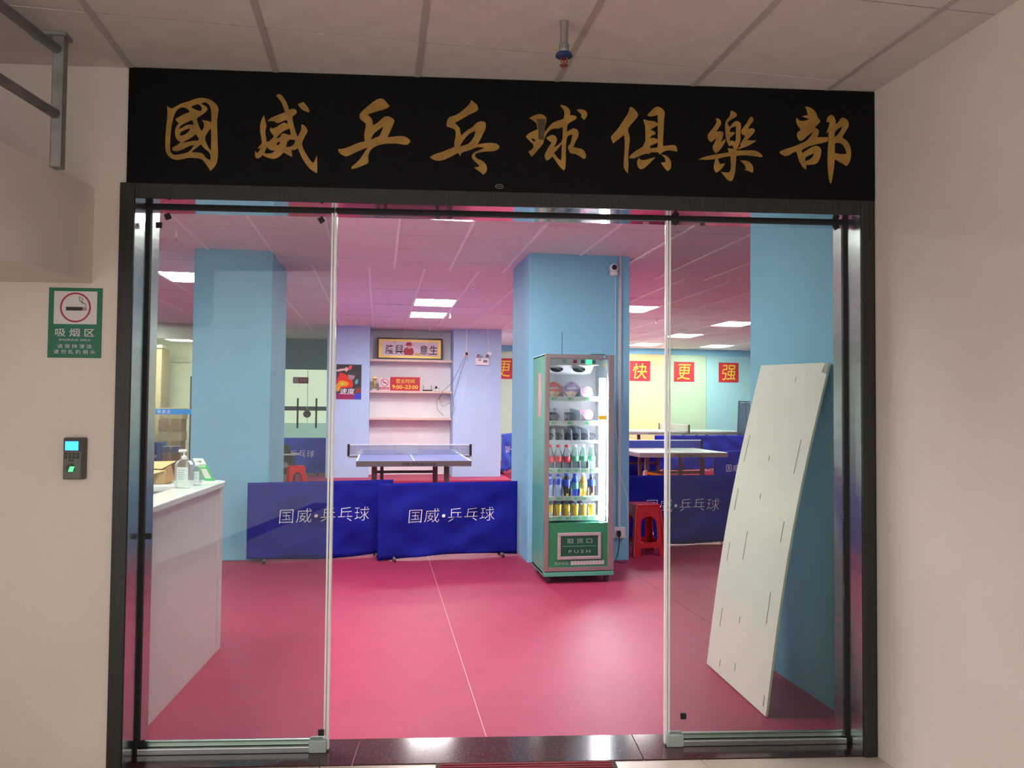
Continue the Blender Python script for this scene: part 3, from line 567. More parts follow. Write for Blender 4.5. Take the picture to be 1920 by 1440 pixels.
# cloth barriers
BW = 1.38
def barrier(name, label, x, y, z0, rz, W=BW, H=.75, m=FABRIC, lettering=True, seed=1, tw=.62):
    t = thing(name, label, 'barrier', (x, y, z0), rz, group='blue cloth court barriers')
    MB().tube([(.012, .008, .05), (.012, .008, H-.01), (W-.012, .008, H-.01), (W-.012, .008, .05)], .008, 8, closed=True).obj('frame', GREYP, t)
    rnd = random.Random(seed); nx, nz = 36, 20; mb = MB()
    ph = [(rnd.uniform(2, 7), rnd.uniform(2, 6), rnd.uniform(0, 6), rnd.uniform(.002, .006)) for _ in range(7)]
    def fold(u, v):
        e = max(0, min(1, 6*u, 6*(1-u), 5*(1-v)+.1))
        d = sum(q_[3]*math.sin(q_[0]*u*3+q_[1]*v*3*(1 if q % 2 else -1)+q_[2]) for q, q_ in enumerate(ph))*e
        return (d - .016*math.exp(-((u-.62-.55*(v-.2))**2)/.004)*math.exp(-((v-.22)**2)/.02)*e)*1.5
    for j in range(nz+1):
        for i in range(nx+1):
            u, v = i/nx, j/nz
            mb.v.append((u*W, -.022+fold(u, v), .028+v*(H-.028) + (.018*math.sin(5*u+seed) if j == 0 else 0)))
    for j in range(nz):
        for i in range(nx): a = j*(nx+1)+i; mb.f.append((a, a+1, a+nx+2, a+nx+1))
    c = mb.obj('cloth', m, t, smooth=True); s = c.modifiers.new('thickness', 'SOLIDIFY'); s.thickness = .006; s.offset = 0
    if lettering:
        tx = text('lettering', '国威•乒乓球', WHITEPR, t, W*.52, 0, H*.57, w=W*tw, h=.135, bold=-.014, shear=.06, space=1.08)
        for v in tx.data.vertices: v.co.y = -.022+fold(v.co.x/W, (v.co.z-.028)/(H-.028))-.006
    for fx in (.16, W-.16):
        ft = MB().box(fx-.012, fx+.012, -.09, .10, .022, .036).obj('foot', GREYP, t, bevel=.003)
        for fy in (-.085, .095): MB().cyl((fx-.010, fy, .016), (fx+.010, fy, .016), .016, 10).obj('caster', BLACKP, ft)
    return t
barrier('court_barrier', 'blue cloth barrier with white lettering standing before the left pillar', -1.216, 7.545, 0, math.atan2(.208, 1.35), 1.38, .762, seed=2)
barrier('court_barrier', 'blue cloth barrier in the middle, in front of the near table, overlapping its neighbour', .002, 7.49, 0, math.atan2(.13, 1.383), 1.395, .752, seed=5)
barrier('court_barrier', 'blue cloth barrier behind the red stool at right', 2.60, 7.985, 0, 0, 1.38, .765, seed=8)
barrier('court_barrier', 'small far blue barrier in front of the frosted double door', -2.35, 15.2, .15, 0, 1.36, .72, m=FABRICB, seed=3)
barrier('court_barrier', 'blue barrier end seen between back wall and right pillar', 2.40, 15.0, .20, math.radians(62), 1.3, .76, m=FABRICB, seed=4)
barrier('court_barrier', 'blue barrier along the back of the right near table', 4.25, 14.76, 0, 0, 1.38, .80, seed=6, lettering=False)
barrier('court_barrier', 'blue barrier with lettering beside the right near table by the board', 5.95, 12.9, 0, math.radians(18), 1.38, .74, seed=7)
barrier('court_barrier', 'far blue barrier before the farthest table at right', 5.66, 15.1, .20, 0, 1.38, .74, seed=9, lettering=False)
barrier('court_barrier', 'far blue barrier at right, next to the ball net', 7.08, 15.25, .20, math.radians(-4), 1.38, .74, seed=10, lettering=False)

# table tennis tables
TOPB = mat('table blue', (.13, .17, .40), .30, var=.03); TOPG = mat('table grey green', (.42, .46, .44), .25, var=.03)
APR = mat('table apron grey', (.20, .185, .18), .5, var=.04); LEGM = mat('table leg brown grey', (.13, .10, .09), .5)
NETM = glass('net mesh', (.72, .74, .82), dust_veil=.22)
def table(label, x, y, z0, rz, top, net_mat, W=1.525, L=2.74, Z=.765, letter=True):
    t = thing('table_tennis_table', label, 'table', (x, y, z0), rz, group='table tennis tables')
    for k in range(2): bx('tabletop_half', top, t, 0, W, k*(L/2)+.003*k, (k+1)*L/2-.003*(1-k), Z-.025, Z)
    MB().box(0, .02, 0, L, Z, Z+.001).box(W-.02, W, 0, L, Z, Z+.001).box(.02, W-.02, 0, .02, Z, Z+.001).box(.02, W-.02, L-.02, L, Z, Z+.001).box(W/2-.004, W/2+.004, .02, L-.02, Z, Z+.001).obj('white_line', WHITEPR, t)
    MB().box(0, W, -.004, .02, Z-.075, Z-.002).box(0, W, L-.02, L+.004, Z-.075, Z-.002).box(0, .02, .02, L-.02, Z-.075, Z-.025).box(W-.02, W, .02, L-.02, Z-.075, Z-.025).obj('apron', APR, t)
    for lx in (.20, W-.34):
        for ly in (.30, L-.36): bx('leg', LEGM, t, lx, lx+.07, ly, ly+.06, 0, Z-.07, bevel=.004)
    for ly in (.31, L-.35):
        bx('crossbar', LEGM, t, .27, W-.34, ly+.01, ly+.04, .40, .445)
    for lx in (.315, W-.45): bx('inner_leg', LEGM, t, lx, lx+.05, .95, 1.0, 0, Z-.07)
    MB().box(.33, .345, .97, L-.9, .22, .26).box(W-.43, W-.415, .97, L-.9, .22, .26).obj('folding_bar', LEGM, t)
    n = bx('net', net_mat, t, -.135, W+.135, L/2-.002, L/2+.002, Z+.004, Z+.152)
    bx('net_tape', WHITEPR, n, -.14, W+.14, L/2-.005, L/2+.005, Z+.140, Z+.1525)
    bx('net_cord', GREYP, n, -.12, W+.12, L/2-.003, L/2+.003, Z+.002, Z+.007)
    for s, px_ in ((-1, -.15), (1, W+.15)):
        p = bx('net_post', BLACKP, t, px_-.018, px_+.018, L/2-.015, L/2+.015, Z-.03, Z+.155, bevel=.003)
        a, b = sorted((px_, px_-s*.17)); bx('net_clamp', APR, p, a, b, L/2-.02, L/2+.02, Z-.045, Z-.015, bevel=.004)
    if letter:
        text('apron_lettering', '双鱼 DOUBLE FISH', BLACKPR, t, W*.54, -.0045, Z-.043, w=.46, h=.045, shear=.15, bold=.006)
        MB().prism([(W*.34, Z-.058), (W*.37, Z-.036), (W*.40, Z-.036), (W*.39, Z-.05)], -.0062, -.004, 'xz').obj('fish_mark', mat('mark red', (.35, .10, .10), .5), t)
    return t
table('blue table tennis table in front of the shelf niche', -.287, 10.2, 0, 0, TOPB, NETM, Z=.772)
DARKNET = mat('dark blue net', (.02, .03, .22), .7, var=.1)
table('greenish table tennis table with dark blue net behind the red stool', 4.20, 11.85, 0, 0, TOPG, DARKNET, Z=.772)
t = table('farthest table tennis table, long side on, before the frosted wall at right', 8.20, 16.2, .20, math.pi/2, TOPG, mat('grey net', (.55, .55, .48), .7), Z=.785, letter=False)
for q in (-.62, -2.05): text('apron_lettering', 'DOUBLE FISH', BLACKPR, t, q, -.0005, .785-.052, w=.42, h=.035, shear=.15, xf=Matrix.Rotation(-math.pi/2, 3, 'Z'))
# things under the right table
ys = thing('folding_seat', 'yellow barred folding seat with a pale towel under the right table', 'seat', (4.36, 12.05, 0), 0)
MB().tube([(.02, 0, .43), (.32, .02, .37)], .022, 8).obj('yellow_bar', mat('yellow bar', (.85, .50, .02), .45), ys)
MB().tube([(.02, 0, .43), (-.02, 0, .0)], .012, 6).tube([(.32, .02, .37), (.34, .02, 0)], .012, 6).obj('legs', BLACKP, ys)
MB().hexa([(-.05, -.03, .12), (.05, -.03, .10), (.06, .03, .10), (-.05, .03, .12), (-.035, -.03, .46), (.03, -.03, .48), (.03, .03, .48), (-.035, .03, .46)]).obj('towel', mat('towel', (.62, .52, .42), .9, var=.1), ys, bevel=.015)
# ball net
bn = thing('ball_net', 'tall dark blue ball catching net beside the blue pier', 'net', (7.80, 15.72, .20))
MB().tube([(0, 0, 0), (.06, 0, 1.47), (1.3, 0, 1.45), (1.36, 0, 0)], .018, 8).tube([(.06, 0, 1.47), (-.08, -.2, .02)], .012, 6).tube([(.22, 0, 1.46), (.26, 0, .0)], .010, 6).obj('net_frame', mat('navy tube', (.02, .05, .12), .5), bn)
MB().hexa([(.0, -.006, .3), (1.34, -.006, .3), (1.34, 0, .3), (.0, 0, .3), (.06, -.006, 1.44), (1.3, -.006, 1.44), (1.3, 0, 1.44), (.06, 0, 1.44)]).obj('mesh', glass('navy mesh', (.30, .42, .55), dust_veil=.1), bn)

# red plastic stools
def stool_mesh(scale=1.0):
    parts = []
    Hs = .505*scale; bw, tw = .175*scale, .128*scale
    def side(nm, par, rot):
        def X(u, v): return u*(bw+(tw-bw)*v)
        out = [(X(-1, 0), 0), (X(-.62, 0), 0), (X(-.60, .16), Hs*.16), (X(.60, .16), Hs*.16), (X(.62, 0), 0), (X(1, 0), 0), (X(1, 1), Hs), (X(-1, 1), Hs)]
        arch = [(X(-.56, .27), Hs*.27), (X(-.60, .55), Hs*.55)]+[(X(-.60*math.cos(a), .62), Hs*(.62+.17*math.sin(a))) for a in [i*math.pi/8 for i in range(1, 8)]]+[(X(.60, .55), Hs*.55), (X(.56, .27), Hs*.27)]
        o = shape(nm, [out, arch], REDPL, par, .004, .008)
        for v in o.data.vertices:
            z = v.co.z; d = bw+(tw-bw)*z/Hs; v.co.y -= d-.004; p = Matrix.Rotation(rot, 3, 'Z') @ v.co; v.co = p
        return o
    return side, Hs, tw, bw
def stool(label, x, y, z, rz, sc=1.0):
    t = thing('plastic_stool', label, 'stool', (x, y, z), rz, group='red plastic stools')
    side, Hs, tw, bw = stool_mesh(sc)
    for k in range(4): side('side_panel', t, k*math.pi/2)
    bx('seat', REDPL, t, -tw-.006, tw+.006, -tw-.006, tw+.006, Hs-.012, Hs+.012, bevel=.011, seg=3)
    for k in range(4):
        a, b = ((-1, -1), (1, -1), (1, 1), (-1, 1))[k]
        MB().hexa([(a*bw-.012, b*bw-.012, 0), (a*bw+.012, b*bw-.012, 0), (a*bw+.012, b*bw+.012, 0), (a*bw-.012, b*bw+.012, 0), (a*tw-.012, b*tw-.012, Hs-.005), (a*tw+.012, b*tw-.012, Hs-.005), (a*tw+.012, b*tw+.012, Hs-.005), (a*tw-.012, b*tw+.012, Hs-.005)]).obj('leg', REDPL, t, bevel=.008)
    bx('lower_bar', REDPL, t, -bw*.7, bw*.7, bw*.4, bw*.4+.01, .05, .075)
stool('red plastic stool standing between the right pillar and the right glass door', 2.715, 7.56, 0, math.radians(4))
stool('small red stool far back beside the black speaker', -1.38, 13.5, .0, math.radians(15), .9)
# speaker trolley far left
sp = thing('speaker_cabinet', 'black speaker cabinet with grey laptop top beside the left pillar', 'speaker', (-1.72, 13.8, 0), math.radians(-6))
bx('cabinet', BLACKP, sp, 0, .24, 0, .28, .06, .62, bevel=.01); bx('cabinet_top', mat('pale grey top', (.45, .46, .44), .4), sp, -.02, .30, -.04, .30, .62, .645, bevel=.006)
MB().hexa([(.0, .1, .645), (.20, .1, .645), (.20, .11, .645), (.0, .11, .645), (-.06, .18, .80), (.14, .18, .80), (.14, .19, .80), (-.06, .19, .80)]).obj('screen', BLACKP, sp)
for q, zz in ((.075, .22), (.055, .45)): MB().lathe([(q, -.008), (q*.8, .004)], (.12, zz), 18, 'y').obj('cone', GREYP, sp)
for q in (.03, .21): MB().cyl((q-.015, .05, .03), (q+.015, .05, .03), .03, 10).obj('wheel', GREYP, sp)

# ---- shelf niche
SHELF = mat('pale pink wood shelf', (.80, .60, .52), .5, var=.05)
for z, l in ((2.405, 'top pale wooden shelf of the niche, under the framed calligraphy'), (1.797, 'middle pale wooden shelf of the niche, carrying the red opening hours sign'), (1.272, 'lowest pale wooden shelf of the niche, empty')):
    tag(bx('wall_shelf', SHELF, None, -.182, 1.400, 14.87, 15.2, z-.042, z, bevel=.003), l, 'shelf', 'niche shelves')
YF = 14.93
fr = thing('framed_calligraphy', 'framed calligraphy with gold border standing on the top shelf', 'picture', (-.052, YF, 2.407))
fW, fH = 1.27, .425
MB().box(0, fW, 0, .03, 0, .032).box(0, fW, 0, .03, fH-.032, fH).box(0, .032, 0, .03, .032, fH-.032).box(fW-.032, fW, 0, .03, .032, fH-.032).obj('frame', mat('dark wood frame', (.022, .008, .006), .35), fr, bevel=.004)
bx('gold_mount', mat('gold mount', (.78, .52, .13), .4, metal=.3, var=.06), fr, .03, fW-.03, .014, .024, .03, fH-.03)
bx('paper', mat('rice paper', (.78, .70, .72), .8), fr, .095, fW-.095, .010, .015, .075, fH-.075)
for i, chh in enumerate('隆興意生'):
    text('brush_character', chh, BLACKPR, fr, (.245, .42, .90, 1.09)[i], .0098, fH*.46, w=.155, h=.18, bold=.008, shear=.05)
g = MB().prism([(.53, .09), (.50, .16), (.54, .23), (.60, .24), (.69, .22), (.71, .14), (.68, .09)], .0085, .0098, 'xz').obj('painted_robe', mat('robe red', (.45, .05, .07), .6), fr)
MB().lathe([(.045, .0075), (.045, .0086)], (.615, .255), 14, 'y').obj('painted_face', mat('face pink', (.75, .40, .36), .6), fr)
MB().prism([(.50, .295), (.56, .29), (.56, .335), (.62, .345), (.665, .33), (.665, .285), (.72, .295), (.66, .275), (.57, .27)], .0065, .0078, 'xz').obj('painted_hat', mat('hat red', (.40, .03, .06), .6), fr)
MB().prism([(.70, .10), (.75, .14), (.82, .12), (.86, .10), (.80, .085)], .0085, .0098, 'xz').obj('painted_ingot', mat('ingot', (.70, .48, .05), .5), fr)
for sx, sz in ((.32, .32), (.985, .085)): bx('red_seal', mat('seal pink', (.70, .35, .38), .6), fr, sx, sx+.035, .0090, .0100, sz, sz+.04)
hs = thing('opening_hours_sign', 'red opening hours sign with yellow lettering on the middle shelf', 'sign', (.207, YF+.02, 1.797))
bx('board', REDP, hs, 0, .575, 0, .006, 0, .268)
text('lettering', '营业时间', YELLOWP, hs, .29, -.0002, .190, w=.36, h=.085, bold=.006); text('lettering', '9:00–23:00', YELLOWP, hs, .29, -.0002, .075, w=.50, h=.078, bold=.02)
ns = thing('no_smoking_sign', 'white no smoking notice left of the red opening hours sign', 'sign', (-.005, YF, 1.797))
bx('board', mat('notice pink white', (.80, .66, .68), .5), ns, 0, .208, 0, .005, 0, .255)
shape('ban_ring', [ring(.108, .155, .075, 28), ring(.108, .155, .064, 28)], REDP, ns, 0, .001)
MB().prism([(.055, .20), (.065, .208), (.162, .112), (.152, .103)], -.0012, 0, 'xz').obj('ban_bar', REDP, ns); MB().box(.07, .145, -.001, 0, .148, .160).box(.085, .092, -.001, 0, .16, .20).obj('cigarette', BLACKPR, ns)
bx('red_band', REDP, ns, .015, .193, -.001, 0, .02, .068); text('lettering', '禁止吸烟', WHITEPR, ns, .104, -.0011, .044, w=.14, h=.034)
tr = thing('trophy', 'slim gold trophy at the left end of the middle shelf', 'trophy', (-.09, YF+.05, 1.797))
GLD = mat('shiny gold', (.85, .58, .15), .25, metal=.9)
bx('plinth', WHITEP, tr, -.045, .045, -.035, .035, 0, .03, bevel=.003)
MB().lathe([(.030, .03), (.026, .05), (.034, .07), (.024, .10), (.036, .125), (.024, .15), (.034, .18), (.026, .20), (.045, .225), (.05, .235)], n=12).obj('figure', GLD, tr, smooth=True)
MB().prism([(0, .29), (.012, .262), (.042, .26), (.02, .243), (.028, .215), (0, .232), (-.028, .215), (-.02, .243), (-.042, .26), (-.012, .262)], -.006, .006, 'xz').obj('star', GLD, tr)
ro = thing('router', 'black wireless router with two aerials on the middle shelf', 'router', (.84, YF+.03, 1.797))
bx('case', BLACKP, ro, 0, .19, 0, .11, 0, .028, bevel=.005)
for q in (.02, .17): MB().cyl((q, .10, .02), (q, .10, .115), .005, 6).obj('aerial', BLACKP, ro)
def camera_thing(label, x, y, z, rz, hang=False):
    t = thing('security_camera', label, 'camera', (x, y, z), rz, group='white round security cameras')
    MB().lathe([(.038, 0), (.040, .02), (.030, .045)], n=18).obj('base', WHITE, t, smooth=True)
    pr = [(.044*math.sin(a*math.pi/10)+.0005, .072-.044*math.cos(a*math.pi/10)) for a in range(11)]
    MB().lathe(pr, n=18).obj('head', WHITE, t, smooth=True)
    MB().lathe([(.024, -.046), (.026, -.036)], (0, .074), 16, 'y').obj('lens', BLACKP, t)
camera_thing('white round camera standing on the middle shelf by the router', 1.12, YF+.06, 1.797, math.radians(-25))
camera_thing('white round camera mounted high on the right pillar', 2.262, 7.165, 2.805, math.radians(-8))
# poster
po = thing('player_poster', 'poster of a table tennis player in red on the column left of the shelves', 'poster', (-.797, 14.597, 1.617))
pw, ph = .462, .657
bx('sheet', mat('poster dark', (.035, .03, .035), .35, var=.3, scale=8), po, 0, pw, -.003, .003, 0, ph)
def pp(nm, pts, m, y=-.0036): MB().prism([(a*pw, b*ph) for a, b in pts], y-.0004, y, 'xz').obj(nm, m, po)
pp('magenta_band', [(0, 0), (1, 0), (1, .17), (0, .17)], mat('poster magenta', (.30, .01, .09), .4, var=.2, scale=10), -.0032)
pp('blue_corner', [(.74, 0), (1, 0), (1, .18), (.80, .18), (.70, .08)], mat('poster blue', (.03, .06, .50), .4))
pp('rust_patch', [(.72, .18), (1, .20), (1, .33), (.82, .33)], mat('poster rust', (.25, .04, .03), .4))
pp('printed_shirt', [(0, .30), (.02, .52), (.10, .68), (.14, .77), (.28, .74), (.45, .68), (.50, .58), (.64, .55), (.68, .40), (.62, .34), (.30, .33)], mat('poster red', (.75, .03, .015), .4))
pp('shirt_flame', [(.02, .22), (.0, .40), (.12, .52), (.25, .54), (.45, .50), (.52, .44), (.40, .38), (.18, .36), (.12, .24)], mat('poster orange', (.80, .38, .02), .4), -.0042)
pp('shirt_flash', [(.14, .44), (.24, .49), (.34, .45), (.24, .41)], mat('poster lime', (.62, .72, .03), .4), -.0048)
pp('printed_arm', [(0, .79), (0, .84), (.15, .87), (.32, .88), (.38, .92), (.46, .90), (.48, .85), (.40, .79), (.37, .80), (.34, .83), (.14, .80)], mat('poster skin', (.80, .55, .48), .4))
pp('printed_bat', [(.44, .88), (.50, .95), (.58, .98), (.63, .95), (.60, .88), (.52, .84), (.47, .85)], mat('poster bat', (.75, .08, .14), .4), -.0042)
pp('printed_hair', [(.49, .70), (.50, .78), (.58, .82), (.70, .81), (.76, .73), (.74, .68), (.60, .70)], mat('poster hair', (.035, .05, .045), .4), -.0042)
pp('printed_head', [(.46, .72), (.48, .60), (.58, .55), (.70, .58), (.75, .68), (.60, .72)], mat('poster face', (.36, .26, .26), .4))
pp('printed_emblem', [(.74, .50), (.80, .58), (.88, .57), (.86, .47), (.78, .42)], mat('poster teal', (.12, .38, .48), .4))
text('poster_lettering', '速度', WHITEPR, po, pw*.44, -.0052, ph*.23, w=pw*.60, h=ph*.17, bold=.006, shear=.1)
# wall fittings on the right column of the niche wall
so = thing('wall_socket', 'white socket with plug and trunking on the column right of the shelves', 'socket', (1.652, 14.598, 2.443))
bx('plate', WHITE, so, -.048, .048, -.012, 0, 0, .11, bevel=.003); bx('plug', BLACKP, so, -.022, .022, -.045, -.012, .05, .105, bevel=.005)
bx('trunking', WHITE, so, -.010, .010, -.012, 0, .11, .56)
em = thing('emergency_light', 'white twin emergency light on the column right of the shelves', 'emergency light', (1.955, 14.598, 2.306))
bx('box', WHITE, em, -.131, .131, -.05, 0, 0, .13, bevel=.006); bx('vent', GREYP, em, .02, .10, -.052, -.05, .05, .10); bx('mark', GREYP, em, -.08, -.02, -.052, -.05, .085, .105)
for q, dx in ((-.085, -.02), (.09, .03)):
    h = MB().lathe([(.030, -.09), (.045, -.07), (.045, -.03), (.020, -.005)], (q, .175), 14, 'y').obj('lamp_head', WHITE, em); MB().lathe([(.036, -.094), (.036, -.0895)], (q, .175), 14, 'y').obj('reflector', CHROME, h)
    MB().cyl((q, -.03, .12), (q, -.03, .16), .01, 8).obj('lamp_neck', WHITE, em)
bx('junction_box', WHITE, em, .10, .19, -.03, 0, .19, .26, bevel=.004); MB().tube([(.14, -.006, .26), (.10, -.006, .70)], .006, 6).obj('feed_cable', WHITE, em)
tag(MB().tube([(1.64, 14.55, 2.50), (1.50, 14.57, 2.22), (1.39, 14.57, 1.98), (1.30, 14.78, 1.86), (1.22, 14.82, 1.80), (1.15, 14.82, 1.65), (1.22, 14.82, 1.50), (1.36, 14.82, 1.56), (1.38, 14.82, 1.68), (1.25, 14.82, 1.76), (1.10, 14.82, 1.62), (1.12, 14.82, 1.44), (1.24, 14.84, 1.32)], .0035, 5).obj('cable', BLACKP), 'thin dark cable looping from the socket to the middle shelf', 'cable')
tag(MB().tube([(1.66, 14.55, 2.48), (1.55, 14.56, 2.2), (1.44, 14.57, 1.80), (1.40, 14.57, 1.62), (1.43, 14.57, 1.45), (1.39, 14.57, 1.33)], .0035, 5).obj('cable', BLACKP), 'straight dark cable from the socket down beside the shelves', 'cable')
tag(MB().tube([(1.665, 14.585, 2.44), (1.64, 14.585, 1.9), (1.58, 14.585, 1.55), (1.50, 14.585, 1.30), (1.42, 14.585, 1.10)], .004, 5).obj('cable', WHITE), 'thin white cable hanging from the socket on the blue column', 'cable')
# red squares with single characters on the far wall
for chh, x0, l in (('更', 2.70, 'red square with a yellow character glimpsed between back wall and right pillar'), ('快', 6.175, 'red square with the yellow character for fast, left of the row at right'), ('更', 7.345, 'red square with a yellow character, middle of the row at right'), ('强', 8.555, 'red square with a yellow character, right end of the row by the pier')):
    t = thing('wall_poster', l, 'poster', (x0, 18.222, 2.18), group='red character squares on the far wall')
    bx('sheet', REDP, t, 0, .545, -.004, 0, 0, .505); text('character', chh, YELLOWP, t, .27, -.0045, .25, w=.37, h=.39, bold=0, shear=.12)
ds = thing('door_notice', 'small red no smoking notice on the frosted double door', 'sign', (-1.934, 17.85, 1.994))
bx('plate', REDP, ds, 0, .342, -.004, 0, 0, .142); bx('white_square', WHITEPR, ds, .01, .125, -.0048, -.004, .012, .130)
shape('ban_ring', [ring(.067, .071, .05, 20), ring(.067, .071, .04, 20)], REDP, ds, -.005, .0008); text('lettering', '禁烟区', WHITEPR, ds, .235, -.0042, .071, w=.18, h=.075)
# shop behind the glass partition
cb = thing('tan_cabinet', 'tall tan veneer cabinet behind the glass partition at left', 'cabinet', (-5.6, 16.3, .15))
bx('carcass', TANW, cb, 0, 1.26, .02, .6, 0, 2.48); bx('door', TANW, cb, .64, 1.25, 0, .02, .05, 2.0, bevel=.003); bx('door', TANW, cb, .01, .63, 0, .02, .05, 2.0, bevel=.003); bx('cornice', mat('pale cornice', (.66, .60, .42), .5), cb, -.02, 1.28, -.03, .6, 2.48, 2.54)
def carton(x, y, z, w, d, h, label, m=CARD, rz=0):
    t = thing('carton', label, 'carton', (x, y, z), rz, group='stacked cartons in the shop at left')
    bx('carton_body', m, t, 0, w, 0, d, 0, h, bevel=.004); bx('packing_tape', mat('tape', (.50, .36, .18), .3), t, w/2-.025, w/2+.025, -.001, d+.001, h*.55, h+.001)
z = .15
for i, (hh, m, dx, l) in enumerate(((.22, CARD, 0, 'bottom carton of the stack behind the blue lettered strip'), (.20, CARD2, .02, 'second carton up in the stack behind the blue lettered strip'), (.20, CARD, -.01, 'third carton up in the stack behind the blue lettered strip'), (.18, CARD2, .01, 'fourth carton up in the stack behind the blue lettered strip'), (.24, CARD, 0, 'fifth carton up in the stack, just below the blue strip'), (.22, CARD2, .02, 'top carton of the stack, behind the blue lettered strip'))):
    carton(-4.22+dx, 15.75, z, .42, .4, hh, l, m); z += hh+.003
carton(-3.68, 16.1, .15, .34, .34, .66, 'pale wrapped tall carton at the right of the carton stack', mat('white wrap', (.70, .68, .58), .7, var=.1, scale=12))
carton(-3.66, 16.1, .811, .30, .30, .42, 'brown carton on the pale wrapped carton', CARD)
bc = thing('plastic_crate', 'blue plastic crate in front of the cartons behind the counter', 'crate', (-4.35, 15.2, .15))
CR = mat('crate blue', (.03, .08, .38), .45)
MB().box(0, .34, 0, .02, .28, .62).box(0, .34, .28, .30, .28, .62).box(0, .02, .02, .28, .28, .62).box(.32, .34, .02, .28, .28, .62).box(.02, .32, .02, .28, .28, .30).obj('shell', CR, bc, bevel=.005)
MB().box(.0, .03, 0, .03, 0, .28).box(.31, .34, 0, .03, 0, .28).box(.31, .34, .27, .30, 0, .28).box(0, .03, .27, .30, 0, .28).obj('stand', BLACKP, bc); bx('crate_label', SIGNW, bc, .06, .26, -.003, 0, .34, .40)
carton(-3.98, 15.15, .15, .25, .25, .44, 'lower brown carton carrying the violet box', CARD)
carton(-3.985, 15.15, .593, .30, .22, .11, 'flat violet printed box beside the blue crate', mat('violet card', (.20, .16, .34), .5), math.radians(4))
panel(-4.7, 15.08, .6, .6, 'added unseen light panel inside the shop at left, left one'); panel(-3.8, 15.08, .6, .6, 'added unseen light panel inside the shop at left, right one')  # unseen panels added to light the cartons from the front
# ------------------------------------------------------------------ vending machine
VX, VY = 1.395, 6.33
vm = thing('vending_machine', 'tall green vending machine with lit glass front in front of the right pillar', 'vending machine', (VX, VY, 0))
VG = mat('vending green', (.11, .42, .31), .28, var=.05, scale=2); VF = mat('rose grey frame', (.34, .28, .27), .35, metal=.5, var=.04); VI = mat('machine inner white', (.90, .91, .94), .5, var=.02)
VGR = mat('panel green', (.030, .23, .10), .35, var=.06)
Wm, Dm, Zb, Zt = .615, .52, .075, 1.958
bx('side_wall', VG, vm, 0, .02, .035, Dm, Zb, Zt, bevel=.004); bx('side_wall', VG, vm, Wm-.02, Wm, .035, Dm, Zb, Zt, bevel=.004)
bx('back_wall', VI, vm, .02, Wm-.02, Dm-.03, Dm, Zb, Zt-.02); bx('top', VG, vm, .0, Wm, .035, Dm, Zt-.02, Zt, bevel=.004)
bx('base', VG, vm, 0, Wm, 0, Dm, .062, .098, bevel=.004); bx('inner_lining', VI, vm, .02, .026, .04, Dm-.03, .51, 1.93); bx('inner_lining', VI, vm, Wm-.026, Wm-.02, .04, Dm-.03, .51, 1.93)
bx('lower_block', VG, vm, .022, Wm-.022, .04, Dm-.03, .098, .505)
dr = MB().box(0, .040, 0, .032, .104, Zt).box(Wm-.055, Wm, 0, .032, .104, Zt).box(.040, Wm-.055, 0, .032, Zt-.038, Zt).box(.040, Wm-.055, 0, .032, .104, .140).obj('door_frame', VF, vm, bevel=.004)
bx('door_glass', PANE_THIN, dr, .040, Wm-.055, .012, .018, .51, Zt-.038)
bx('door_lower_panel', VGR, dr, .040, Wm-.055, .006, .034, .140, .512)
HT = MB().box(.118, .500, -.008, .006, .205, .232).box(.118, .500, -.008, .006, .405, .432).box(.118, .145, -.008, .006, .232, .405).box(.473, .500, -.008, .006, .232, .405).obj('hatch_frame', mat('hatch grey', (.52, .45, .45), .35, metal=.3), vm, bevel=.004)
bx('hatch_flap', mat('hatch green', (.008, .09, .045), .3), HT, .145, .473, -.002, .004, .232, .405); bx('hatch_line', mat('hatch print', (.35, .50, .42), .5), HT, .16, .458, -.003, -.002, .316, .3185)
text('hatch_lettering', '取 货 口', MATS['hatch print'], HT, .31, -.0022, .362, w=.22, h=.045); text('hatch_lettering', 'P U S H', MATS['hatch print'], HT, .31, -.0022, .272, w=.19, h=.026)
text('phone_lettering', '服务电话:', MATS['hatch print'], vm, .155, .0058, .172, w=.125, h=.028)
for i in range(11): bx('number_box', SIGNW, vm, .235+i*.027, .259+i*.027, .0045, .006, .157, .190)
MB().lathe([(.008, -.006), (.009, 0)], (.505, .122), 10, 'y').lathe([(.012, -.006), (.013, 0)], (.52, 1.94), 10, 'y').obj('lock', CHROME, vm)
for q in (.05, Wm-.05):
    for r in (.06, Dm-.06):
        cs_ = MB().box(q-.02, q+.02, r-.02, r+.02, .045, .062).box(q-.018, q-.012, r-.018, r+.018, .02, .05).box(q+.012, q+.018, r-.018, r+.018, .02, .05).obj('caster_fork', BLACKP, vm)
        MB().cyl((q-.011, r, .026), (q+.011, r, .026), .026, 14).obj('caster_wheel', mat('caster brown', (.10, .06, .05), .5), cs_)
